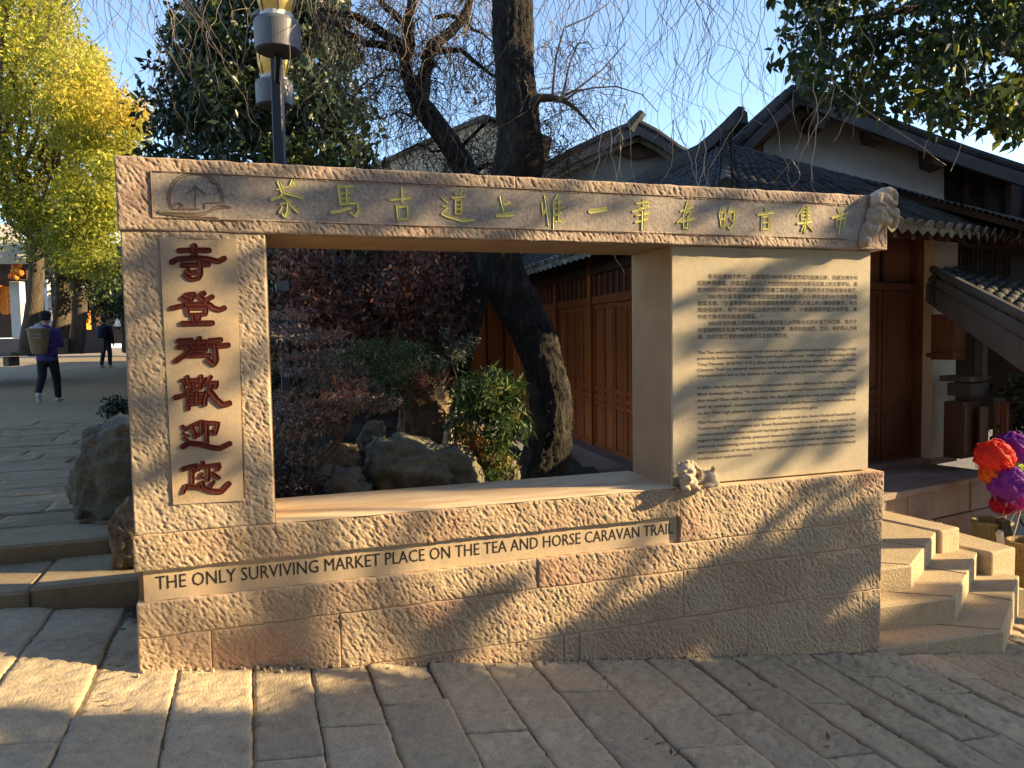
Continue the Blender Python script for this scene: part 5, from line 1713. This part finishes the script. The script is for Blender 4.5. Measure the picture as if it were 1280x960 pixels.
shrub('mossy green juniper mound under the red maple', [(395, 440), (450, 422), (525, 435), (545, 470), (500, 505), (420, 490)], 4.9, 5.7, 60, 220, .14, .03, 'leaf_grass', 43, (470, 520, 5.5), aspect=.15, tint=(.5, .3), flat=.5)
shrub('green nandina bush between the boulder and the massive willow trunk', [(566, 500), (575, 475), (600, 462), (640, 464), (656, 490), (658, 520), (640, 550), (640, 590), (612, 600), (596, 575), (575, 555), (562, 530)], 4.7, 5.3, 62, 60, .11, .07, 'leaf_green', 44, (600, 620, 5.0), aspect=.24, tint=(.42, .22), stems=12, droop=.6,
      special=lambda p: np.where((p[:, 1] > 550) & (p[:, 0] > 590), .2, 0)+np.where((abs(p[:, 0]-590) < 12) & (abs(p[:, 1]-545) < 15), .45, 0))  # lower right leaves tinted brighter, as if sunlit; one reddish spot
shrub('pale leaved small plant in front of the second willow trunk', [(535, 415), (560, 405), (590, 425), (580, 455), (545, 460), (530, 440)], 5.4, 5.9, 18, 40, .08, .04, 'leaf_pale', 45, (552, 520, 5.6), aspect=.35, tint=(.5, .3), stems=5)
shrub('dry brown plant on top of the upright brown stone', [(490, 470), (520, 458), (560, 465), (560, 480), (500, 485)], 5.2, 5.5, 14, 50, .08, .04, 'leaf_maple', 46, (525, 490, 5.4), aspect=.3, tint=(.6, .3), stems=4)
shrub('pale twiggy plant left of the second willow trunk', [(500, 430), (560, 420), (575, 445), (520, 450)], 5.9, 6.3, 14, 70, .12, .035, 'leaf_pale', 47, (535, 500, 6.1), aspect=.3, tint=(.2, .2), stems=6)
shrub('dark little bush beside the boulder at the left edge of the gateway', [(138, 500), (165, 490), (175, 520), (160, 535), (140, 520)], 6.6, 7.2, 16, 90, .12, .05, 'leaf_dark', 48, (160, 545, 6.9), aspect=.4, tint=(.15, .15), stems=5)
shrub('dark foliage plant in the low left corner of the opening', [(340, 575), (375, 575), (395, 610), (380, 650), (340, 650)], 4.0, 4.4, 26, 110, .09, .04, 'leaf_purple', 49, (370, 660, 4.2), aspect=.4, tint=(.15, .2), stems=6)
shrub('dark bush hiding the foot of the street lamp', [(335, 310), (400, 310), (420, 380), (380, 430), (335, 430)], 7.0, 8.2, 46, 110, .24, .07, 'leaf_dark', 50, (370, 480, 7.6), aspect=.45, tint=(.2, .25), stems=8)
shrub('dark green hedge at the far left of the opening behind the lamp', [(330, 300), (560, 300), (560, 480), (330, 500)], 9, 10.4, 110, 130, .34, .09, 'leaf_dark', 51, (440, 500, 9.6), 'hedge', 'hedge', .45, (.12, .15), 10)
shrub('potted dark leafy plant behind the tulle flowers at the right edge', [(1256, 480), (1330, 470), (1340, 560), (1290, 620), (1262, 570)], 6.9, 7.4, 34, 60, .13, .08, 'leaf_dark', 52, (1300, 700, 7.2), aspect=.5, tint=(.15, .15), stems=6)
# pale split stump catching the sun
stp = thing('pale_stump', 'thin pale sunlit stump between the big boulder and the nandina bush', 'stump', dep(560, 600, 5.3))
bark_tube('stem', [dep(556, 600, 5.3), dep(560, 560, 5.3), dep(562, 522, 5.3)], [.05, .04, .022], M['twig_light'], stp, 8, 4, .12, 9)
bark_tube('stem', [dep(574, 600, 5.35), dep(573, 560, 5.35), dep(571, 520, 5.35)], [.05, .042, .03], M['twig_light'], stp, 8, 4, .12, 10)

# ------------------------------------------------------------------ people
SKIN = mat('skin', [(.45, .28, .20), (.5, .32, .23)], 20, .6)
PURP = mat('purple_cloth', [(.050, .030, .14), (.075, .045, .20)], 14, .85, [(40, .01)], coords='object')
BLK = mat('black_cloth', [(.010, .010, .013), (.018, .018, .022)], 14, .85, [(40, .008)], coords='object')
NAVY = mat('navy_cloth', [(.018, .022, .04), (.03, .035, .06)], 14, .8, [(40, .008)], coords='object')
WICK = mat('wicker', [(.20, .13, .06), (.32, .22, .11)], 40, .75, [(60, .01)], coords='object')
SHOE = mat('pale_shoe', [(.35, .33, .31), (.5, .48, .45)], 20, .7)
BAG = mat('grey_bag_cloth', [(.30, .29, .30), (.42, .41, .42)], 10, .8)


def cap_(a, b_, ra, rb, n=6):
    a = np.array(a, float); b_ = np.array(b_, float)
    return [(tuple(a+(b_-a)*t), (ra+(rb-ra)*t,)*3) for t in np.linspace(0, 1, n)]


def person(label, foot, H, heading, top_m, leg_m, stride, arms='front', name='person', hat=True):
    """figure walking away; local x right, y forward"""
    k = H/1.70
    Z = lambda e: e
    t = thing(name, label, 'person', (0, 0, 0))
    sk = []
    sk += cap_((0, 0, 1.42), (0, .015, 1.52), .055, .05, 4)
    sk += [((0, .02, 1.60), (.075, .095, .11)), ((0, .035, 1.555), (.058, .075, .06)), ((0, .115, 1.585), (.014, .018, .02)), ((.078, .02, 1.59), (.012, .02, .03)), ((-.078, .02, 1.59), (.012, .02, .03)), ((.03, .10, 1.61), (.014, .01, .008)), ((-.03, .10, 1.61), (.014, .01, .008)), ((0, .105, 1.545), (.025, .01, .008))]
    sk += cap_((0, 0, 1.36), (0, .0, .95), .09, .10, 8)
    hips = (.085, -.085)
    legs = []; shoes = []
    for s_, hx in ((1, .085), (-1, -.085)):
        fy = stride*s_
        lift = .11 if (s_ < 0 and stride > .1) else .0
        hip = (hx, 0, .90); knee = (hx, fy*.45+.05, .50+lift*.3); ank = (hx, fy-.02, .09+lift)
        legs += [(hip, knee, ank)]
        sk += cap_(hip, knee, .075, .055, 8)+cap_(knee, ank, .05, .036, 8)
        shoes.append((ank, lift))
    armp = []
    for s_ in (1, -1):
        sh = (.185*s_, 0, 1.36)
        if arms == 'front': el = (.24*s_, .04, 1.10); ha = (.15*s_, .17, 1.22)
        else: el = (.25*s_, -.02, 1.08); ha = (.24*s_, .05*s_, .84)
        armp.append((sh, el, ha))
        sk += cap_(sh, el, .045, .038, 7)+cap_(el, ha, .036, .025, 7)
        d = np.array(ha)-np.array(el); d /= np.linalg.norm(d)
        sd = np.cross(d, [0, 1, .2]); sd /= np.linalg.norm(sd)
        pc = np.array(ha)+d*.04
        sk += [(tuple(pc), (.028, .022, .035))]
        for f in range(4):
            a0 = pc+d*.025+sd*(f-1.5)*.014
            sk += cap_(a0, a0+d*(.05+.008*(f in (1, 2)))+np.array([0, .02, 0]), .0085, .007, 4)
        sk += cap_(pc+sd*.025, pc+sd*.05+d*.03, .010, .008, 4)
    jk = cap_((0, 0, 1.38), (0, 0, 1.36), .10, .10, 2)
    jk += [((0, 0, 1.34), (.205, .12, .085)), ((0, -.01, 1.22), (.20, .135, .15)), ((0, -.01, 1.08), (.195, .14, .14)), ((0, 0, .95), (.195, .14, .12)), ((0, 0, .84), (.195, .14, .08)), ((0, -.005, 1.44), (.085, .085, .05)), ((0, -.01, 1.40), (.13, .09, .06))]
    for sh, el, ha in armp:
        jk += cap_(sh, el, .068, .06, 7)+cap_(el, np.array(ha)*.9+np.array(el)*.1, .058, .048, 6)
    tr = [((0, 0, .88), (.16, .12, .10))]
    for hip, knee, ank in legs:
        tr += cap_(hip, knee, .10, .078, 8)+cap_(knee, (ank[0], ank[1], ank[2]+.05), .076, .062, 8)
    bodyp = blob('body', sk, SKIN, t, .012, 2)
    tro = blob('trousers', tr, leg_m, t, .014, 3)
    jac = blob('jacket', jk, top_m, t, .014, 3)
    for (ank, lift) in shoes:
        x_, y_, z_ = ank
        if lift > .05: e = [((x_, y_-.02, z_-.03), (.045, .05, .07)), ((x_, y_+.0, z_-.10), (.045, .035, .09))]
        else: e = [((x_, y_+.0, .05), (.045, .08, .045)), ((x_, y_+.10, .04), (.045, .09, .035))]
        blob('shoe', e, SHOE, t, .012, 2)
    if hat:
        blob('hat', [((0, .015, 1.665), (.105, .12, .055)), ((0, .015, 1.70), (.085, .10, .05)), ((0, -.01, 1.61), (.09, .09, .07))], BLK, t, .012, 3)
    else:
        blob('hair', [((0, .0, 1.645), (.088, .10, .08)), ((0, -.03, 1.59), (.082, .075, .09))], BLK, t, .012, 3)
    return t, k
def place(t, foot, k, heading):
    t.location = Vector(foot); t.scale = (k, k, k); t.rotation_euler = (0, 0, heading)
f0 = onZ(62, 504, .565)
wm, k = person('elderly woman in purple jacket and dark hat walking away with a wicker back basket', f0, 1.58, 0, PURP, BLK, .20)
# basket on her back
b = MB()
def bask_ring(z, w_, d_): return [(w_*math.cos(a)*(abs(math.cos(a))**-.35 if abs(math.cos(a)) > .05 else 1)*.8, -.27+d_*math.sin(a), z) for a in np.linspace(0, 2*PI, 24, endpoint=False)]
rings = [(.92, .125, .09), (.98, .15, .10), (1.10, .17, .115), (1.22, .19, .13), (1.30, .205, .14), (1.31, .215, .15), (1.33, .215, .15), (1.33, .18, .12), (1.05, .13, .09)]
vs = sum([bask_ring(*r_) for r_ in rings], [])
fs = [(i*24+k_, i*24+(k_+1) % 24, i*24+24+(k_+1) % 24, i*24+24+k_) for i in range(len(rings)-1) for k_ in range(24)]+[tuple(range(23, -1, -1)), tuple(range(192, 216))]
b.add(vs, fs)
bk_ = thing('back_basket', 'tall tapering wicker basket with a pale bag inside carried on the woman\'s back', 'basket', (0, 0, 0))
o1 = b.build('basket_body', WICK, bk_)
b = MB()
for i in range(26):
    z = .94+i*.0145; w_ = .135+(.205-.135)*(z-.94)/.37; d_ = .092+(.14-.092)*(z-.94)/.37
    b.tube([tuple(p) for p in bask_ring(z, w_*1.02, d_*1.03)]+[bask_ring(z, w_*1.02, d_*1.03)[0]], .0045, 4, caps=False)
b.build('woven_bands', WICK, bk_)
b = MB()
for k_ in range(5):
    for j_ in range(2):
        x_ = -.08+k_*.04; z_ = 1.17+.05*j_
        b.box(x_-.013, x_+.013, -.27-.150, -.27-.125, z_, z_+.014)
b.build('pale_weave', BAG, bk_)
blob('pale_bag', [((-.02, -.27, 1.33), (.12, .09, .045)), ((.0, -.27, 1.37), (.06, .04, .04), (0, .5, 0)), ((.03, -.26, 1.41), (.02, .02, .05), (0, .6, 0))], BAG, bk_, .012, 2)
place(wm, f0, k, YAW-PI/2+.15); place(bk_, f0, k, YAW-PI/2+.15)
bk_.location = Vector(f0)+Vector((0, 0, -.10)); bk_.scale = (k*1.14,)*3
f1 = onZ(133, 460, .80)
pm, k = person('person in dark jacket and jeans walking away with a dark backpack', f1, 1.66, 0, NAVY, NAVY, .10, 'down', hat=False)
bp_ = thing('backpack', 'dark blue backpack worn by the far walker', 'backpack', (0, 0, 0))
blob('pack', [((0, -.22, 1.18), (.15, .10, .20)), ((0, -.24, 1.05), (.15, .11, .12)), ((0, -.32, 1.06), (.10, .05, .09))], NAVY, bp_, .014, 2)
b = MB()
for s_ in (1, -1): b.tube([(.09*s_, -.15, 1.34), (.11*s_, -.02, 1.43), (.12*s_, .12, 1.34), (.13*s_, .12, 1.15), (.12*s_, -.12, 1.0)], .016, 5)
b.build('strap', BLK, bp_)
place(pm, f1, k, YAW-PI/2-.05); place(bp_, f1, k, YAW-PI/2-.05)

# ------------------------------------------------------------------ tulle flowers and baskets at the right edge
def tulle(name_mat, c1, c2): return mat(name_mat, [c1, c2], 30, .55, [(60, .01)], coords='object', trans=.35)
TU = {'red orange': tulle('orange_tulle', (.85, .10, .03), (.80, .04, .05)), 'purple': tulle('purple_tulle', (.35, .06, .50), (.22, .04, .38)), 'magenta': tulle('magenta_tulle', (.70, .08, .45), (.55, .05, .35)),
      'red': tulle('red_tulle', (.65, .02, .04), (.45, .02, .06)), 'orange': tulle('orange2_tulle', (.95, .28, .02), (.9, .12, .02)), 'lime': tulle('lime_tulle', (.45, .70, .10), (.6, .7, .1))}
from mathutils import noise as mn
def flower(label, px_, py_, rpx, q, key, seed, ruff=False):
    c = dep(px_, py_, q); r_ = rpx/F_PX*q
    foot = np.array([dep(1246, 690, 6.4)[0], dep(1246, 690, 6.4)[1], -.25])+np.array([random.uniform(-.08, .08), random.uniform(-.06, .06), 0])
    t = thing('tulle_flower', label, 'flower', foot, 'tulle flowers in the basket')
    bm = bmesh.new(); bmesh.ops.create_icosphere(bm, subdivisions=4, radius=1)
    for v in bm.verts:
        n_ = v.co.normalized()
        f = 1+.16*math.sin(7*math.atan2(n_.y, n_.x)+3*n_.z*2+seed)*(1-abs(n_.z)*.6)+.12*mn.noise(n_*2.5+Vector((seed, 0, 0)))-.10*abs(mn.noise(n_*6+Vector((0, seed, 0))))
        v.co = n_*f*r_*.95
        if n_.z < -.3: v.co *= .9
    bmesh.ops.translate(bm, verts=bm.verts, vec=Vector(c)-Vector(foot))
    me = bpy.data.meshes.new('petals'); bm.to_mesh(me); bm.free()
    for p in me.polygons: p.use_smooth = True
    link_mesh('petals', me, TU[key], t)
    mb = MB()
    for k in range(46):
        a = random.uniform(0, 6.28); tilt = random.uniform(-1.2, 1.2)
        e1 = np.array([math.cos(a), math.sin(a), 0]); e2 = np.array([-math.sin(a)*math.sin(tilt), math.cos(a)*math.sin(tilt), math.cos(tilt)])
        rr_ = r_*random.uniform(.92, 1.08); a0 = random.uniform(0, 6.28)
        mb.tube([np.array(c)+(e1*math.cos(a0+s_*.35)+e2*math.sin(a0+s_*.35))*rr_*(1+.06*math.sin(s_*1.9)) for s_ in range(8)], .0022, 3, caps=False)
    mb.build('tulle_threads', TU[key], t)
    mb = MB(); mb.tube([np.array(c)-np.array([0, 0, r_*.8]), (np.array(c)+foot)/2+np.array([random.uniform(-.03, .03), 0, 0]), foot], .006, 5)
    mb.build('stick', M['twig_light'] if key != 'red' else TU['red'], t)
flower('red orange tulle ball highest and leftmost in the basket', 1243, 572, 22, 6.3, 'red orange', 1)
flower('violet tulle ball tucked behind the red orange one', 1266, 561, 21, 6.45, 'purple', 2)
flower('ragged orange tulle skirt hanging under the red orange ball', 1238, 592, 13, 6.3, 'orange', 3)
flower('lime green tulle ball peeping over the large purple one', 1264, 592, 17, 6.45, 'lime', 4)
flower('large purple tulle ball in front of the lime one', 1261, 606, 23, 6.25, 'purple', 5)
flower('bright orange tulle ball at the right edge beside the large purple one', 1281, 601, 17, 6.4, 'orange', 6)
flower('small dark red tulle ball lowest in the basket', 1253, 630, 14, 6.35, 'red', 7)
flower('magenta tulle ball below the large purple one', 1272, 624, 16, 6.3, 'magenta', 8)
def basket(label, px_, pytop, wpx, q, h_, mt=None):
    c = dep(px_, pytop, q); r_ = wpx/2/F_PX*q
    bt = np.array([c[0], c[1], c[2]-h_])
    t = thing('woven_basket', label, 'basket', bt)
    mb = MB(); mb.lathe(bt, [(r_*.72, 0), (r_*.85, h_*.4), (r_*.97, h_*.9), (r_, h_), (r_*.9, h_), (r_*.75, h_*.3)], 26); mb.build('basket_body', mt or WICK, t)
    mb = MB()
    for k in range(30):
        a = 2*PI*k/30
        mb.tube([(bt[0]+math.cos(a)*r_*f, bt[1]+math.sin(a)*r_*f, bt[2]+z_) for f, z_ in ((.74, 0), (.87, h_*.4), (.99, h_*.9), (1.02, h_))], .008, 4)
    mb.build('upright_canes', mt or WICK, t)
    mb = MB(); mb.tube([(bt[0]+math.cos(a)*r_*1.01, bt[1]+math.sin(a)*r_*1.01, bt[2]+h_) for a in np.linspace(0, 2*PI, 28)], .016, 6, caps=False); mb.build('rim', mt or WICK, t)
WG = mat('grey_green_wicker', [(.16, .14, .08), (.24, .21, .13)], 40, .8, [(60, .01)], coords='object')
basket('grey green woven basket holding the tulle flowers beside the terrace', 1240, 652, 42, 6.4, .42, WG)
basket('brown wicker basket lower at the right edge behind the stairs', 1286, 678, 46, 6.0, .34)
bg_ = thing('shopping_bag', 'black and white folded bag standing beside the grey green basket', 'bag', dep(1262, 690, 6.25))
mb = MB(); mb.prism([dep(x_, y_, 6.2) for x_, y_ in ((1252, 652), (1262, 650), (1270, 690), (1258, 690))], -gn*.08); o = mb.build('bag_side', M['ink'], bg_); fix_normals(o)
mb = MB(); mb.prism([dep(x_, y_, 6.18) for x_, y_ in ((1250, 668), (1254, 664), (1258, 690), (1253, 690))], -gn*.06); o = mb.build('bag_panel', M['white_paint'], bg_); fix_normals(o)
# ------------------------------------------------------------------ out of view: the post, plus house and trees added to cast shade
hs = thing('shading_house', 'tall plaster and timber house added out of view on the right to shade the wooden house', 'house', (10.2, 1.8, -.6))  # unseen, added to keep the sun off the wooden house
b = MB(); b.box(9.7, 12.5, .35, 3.1, -1.2, 6.3); b.build('wall', M['plaster'], hs)
b = MB(); b.prism([(9.3, .05, 6.2), (9.3, 3.3, 6.2), (9.3, 1.7, 7.3)], (3.6, 0, 0)); o = b.build('roof', M['tile'], hs); fix_normals(o)
pt = onZ(1240, 732, -.16)
sh_ = np.array([math.cos(SUN_AZ), math.sin(SUN_AZ), 0])
pp = pt+sh_*1.75
bo = thing('stone_post', 'square stone bollard just outside the view right of the stairs', 'bollard', (pp[0], pp[1], plaza_z(pp[0])))
a = SUN_AZ
T = Matrix(((math.cos(a), -math.sin(a), 0, pp[0]), (math.sin(a), math.cos(a), 0, pp[1]), (0, 0, 1, plaza_z(pp[0])), (0, 0, 0, 1)))
b = MB(T); b.box(-.09, .09, -.125, .125, -.1, 1.75, .01); b.build('shaft', M['rock'], bo)
b = MB(T); b.box(-.11, .11, -.10, .10, 1.75, 1.83, .01); b.build('cap', M['rock'], bo)


def onP(px, py):
    d = ray(px, py); n = np.array([.129, 0, 1.])
    return CAM+d*((.294-CAM@n)/(d@n))


rs = np.random.default_rng(77)
edge = [(-60, 925), (0, 912), (80, 900), (140, 886), (215, 890), (320, 888), (420, 877), (530, 868), (600, 850), (660, 838), (735, 828)]  # wanted shadow edge on the paving
E_ = np.array([onP(*p)[:2] for p in edge])
pts = []
# paving points to put in shade, from the wanted edge back to the viewer
while len(pts) < 14500:
    x = rs.uniform(-2.2, 6.2); y = rs.uniform(-4.3, .1)
    ye = np.interp(x, E_[:, 0], E_[:, 1]) if x < E_[-1, 0] else (-.0 if x < 3.75 else -.12)
    dlt = ye-y
    if dlt < 0: continue
    if dlt < .16 and rs.uniform() > .35+dlt*4: continue
    if x > 4.4 and y > -.35: continue
    pts.append((x, y, plaza_z(x)))
pp_ = [(1100, 770), (1150, 778), (1200, 770), (1240, 765), (1262, 748), (1292, 790), (1292, 960), (1100, 960)]
k = 0
while k < 900:
    x, y = rs.uniform(1100, 1292), rs.uniform(748, 900)
    if in_poly(x, y, pp_): pts.append(tuple(onZ(x, y, -.2))); k += 1
G = np.array(pts)


def wall_pts(poly, n, yy=0.0):
    out = []
    xs = [p[0] for p in poly]; ys = [p[1] for p in poly]
    while len(out) < n:
        x, y = rs.uniform(min(xs), max(xs)), rs.uniform(min(ys), max(ys))
        if in_poly(x, y, poly): out.append(onY(x, y, yy))
    return np.array(out)


Wl = [wall_pts([(700, 812), (745, 778), (800, 765), (850, 740), (885, 712), (960, 700), (1040, 692), (1103, 700), (1103, 728), (1050, 740), (1040, 760), (1103, 762), (1103, 818)], 900),
      wall_pts([(905, 700), (940, 660), (985, 620), (1040, 602), (1070, 610), (1085, 640), (1103, 660), (1103, 690), (960, 700)], 110),
      wall_pts([(530, 812), (548, 780), (585, 752), (640, 728), (655, 738), (612, 768), (590, 800), (570, 812)], 48),
      wall_pts([(858, 352), (960, 345), (1100, 372), (1100, 440), (980, 450), (858, 430)], 130, .045),
      wall_pts([(846, 480), (930, 455), (1060, 452), (1098, 470), (1000, 500), (900, 505), (846, 520)], 110, .045),
      wall_pts([(960, 560), (1030, 535), (1098, 505), (1098, 530), (1040, 560), (980, 580)], 34, .045),
      wall_pts([(846, 560), (900, 545), (920, 560), (860, 580)], 9, .045),
      wall_pts([(235, 205), (640, 222), (640, 290), (235, 268)], 105),
      wall_pts([(640, 225), (1000, 250), (1000, 290), (640, 285)], 40),
      wall_pts([(1035, 300), (1070, 262), (1112, 248), (1116, 300)], 60),
      wall_pts([(150, 330), (200, 340), (205, 520), (165, 560)], 34),
      wall_pts([(160, 570), (340, 560), (340, 600), (160, 620)], 12),
      wall_pts([(205, 420), (335, 440), (335, 470), (205, 450)], 18),
      wall_pts([(150, 292), (335, 296), (335, 335), (150, 330)], 22)]
WL = np.concatenate(Wl)  # wall points that the second crown is to dapple
def shadow_caster_tree(label, targets, t0, t1, leaf, trunk_xy, seed, group_n=None):
    rs = np.random.default_rng(seed)
    P = targets+SUN*rs.uniform(t0, t1, len(targets))[:, None]  # leaves set along the sun rays, so the crown throws the wanted shade
    c = P.mean(0)
    base = np.array([trunk_xy[0], trunk_xy[1], -1.0])
    t = thing('shadow_caster_tree', label, 'tree', base, 'unseen trees placed for their shade')
    leaf_mesh('crown', P, leaf, M['leaf_right'], t, tints=rs.uniform(.1, .5, len(P)), rs=rs, aspect=.7, droop=0)
    top = np.array([trunk_xy[0], trunk_xy[1], c[2]-.5])
    bark_tube('trunk', [base, (base+top)/2, top], [.2, .17, .12], M['bark'], t, 10, 5, .05, seed)
    for k in range(14):
        i = rs.integers(len(P))
        mb = MB(); mb.tube(wobble(top, P[i], 5, .05), list(np.linspace(.05, .008, 6)), 5); mb.build('limb', M['bark'], t)
shadow_caster_tree('unseen tree with its crown shaped to shade the foreground paving', G, 8.5, 11.5, .22, (11.5, -5.0), 5)
shadow_caster_tree('unseen light leafed tree with leaves set to dapple the gateway', WL, 6.5, 8.5, .115, (9.9, -2.9), 6)

# houses round the rest of the plaza, behind the viewer
def back_house(label, x0, x1, y0, y1, h):
    t = thing('plaza_house', label, 'house', ((x0+x1)/2, (y0+y1)/2, -1.2), 'houses behind the viewer round the plaza')
    b = MB(); b.box(x0, x1, y0, y1, -1.4, h); b.build('wall', M['wood_dark'], t)
    b = MB(); b.box(x0-.02, x1+.02, y0-.02, y1+.02, -1.4, -.2); b.build('stone_base', M['terrace'], t)
    b = MB(); b.prism([(x0-.6, y0-.8, h), (x0-.6, (y0+y1)/2, h+1.6), (x0-.6, y1+.8, h)], (x1-x0+1.2, 0, 0)); o = b.build('roof', M['tile'], t); fix_normals(o)
back_house('timber house with tiled roof directly behind the viewer', -5, 4.5, -13, -8.2, 5.5)
back_house('timber house with tiled roof behind the viewer to the left', -12.5, -6.5, -8, -1.5, 5.0)
back_house('far timber house with tiled roof behind the viewer to the right', 13.5, 20, -14, -7, 3.2)

rs = np.random.default_rng(91)
ct = thing('skylight_screen_tree', 'broad dense evergreen tree added above and behind the viewer to cut the skylight', 'tree', (2.5, -6.6, -.3), 'unseen trees placed for their shade')
C = np.array([[rs.uniform(-6.5, 8.0), rs.uniform(-8.0, -4.3), rs.uniform(4.6, 7.6)] for _ in range(95)])  # unseen crown, added to hold back skylight from the front
P, ix = clumps(C, rs.uniform(.7, 1.2, 95), 90, rs)
leaf_mesh('crown', P, .32, M['leaf_dark'], ct, tints=rs.uniform(.1, .6, len(P)), rs=rs, aspect=.7, droop=.2)
bark_tube('trunk', [np.array([2.5, -6.8, -.5]), np.array([2.4, -6.8, 2.5]), np.array([2.3, -6.6, 5.2])], [.4, .3, .24], M['bark'], ct, 12, 6, .05, 91)
limbs(ct, M['bark'], [np.array([2.3, -6.6, 5.2]), np.array([2.4, -6.7, 4.2])], .13, C, 22, rs)

h2 = thing('shading_house', 'second tall plaster house added farther right out of view to shade the shop recess', 'house', (14.5, 4, -.6))
b = MB(); b.box(12.6, 17, 2.6, 5.6, -1.2, 7.2); b.build('wall', M['plaster'], h2)  # unseen block, added to keep the sun out of the shop recess
b = MB(); b.prism([(12.3, 2.3, 7.1), (12.3, 5.9, 7.1), (12.3, 4.1, 8.2)], (5, 0, 0)); o = b.build('roof', M['tile'], h2); fix_normals(o)
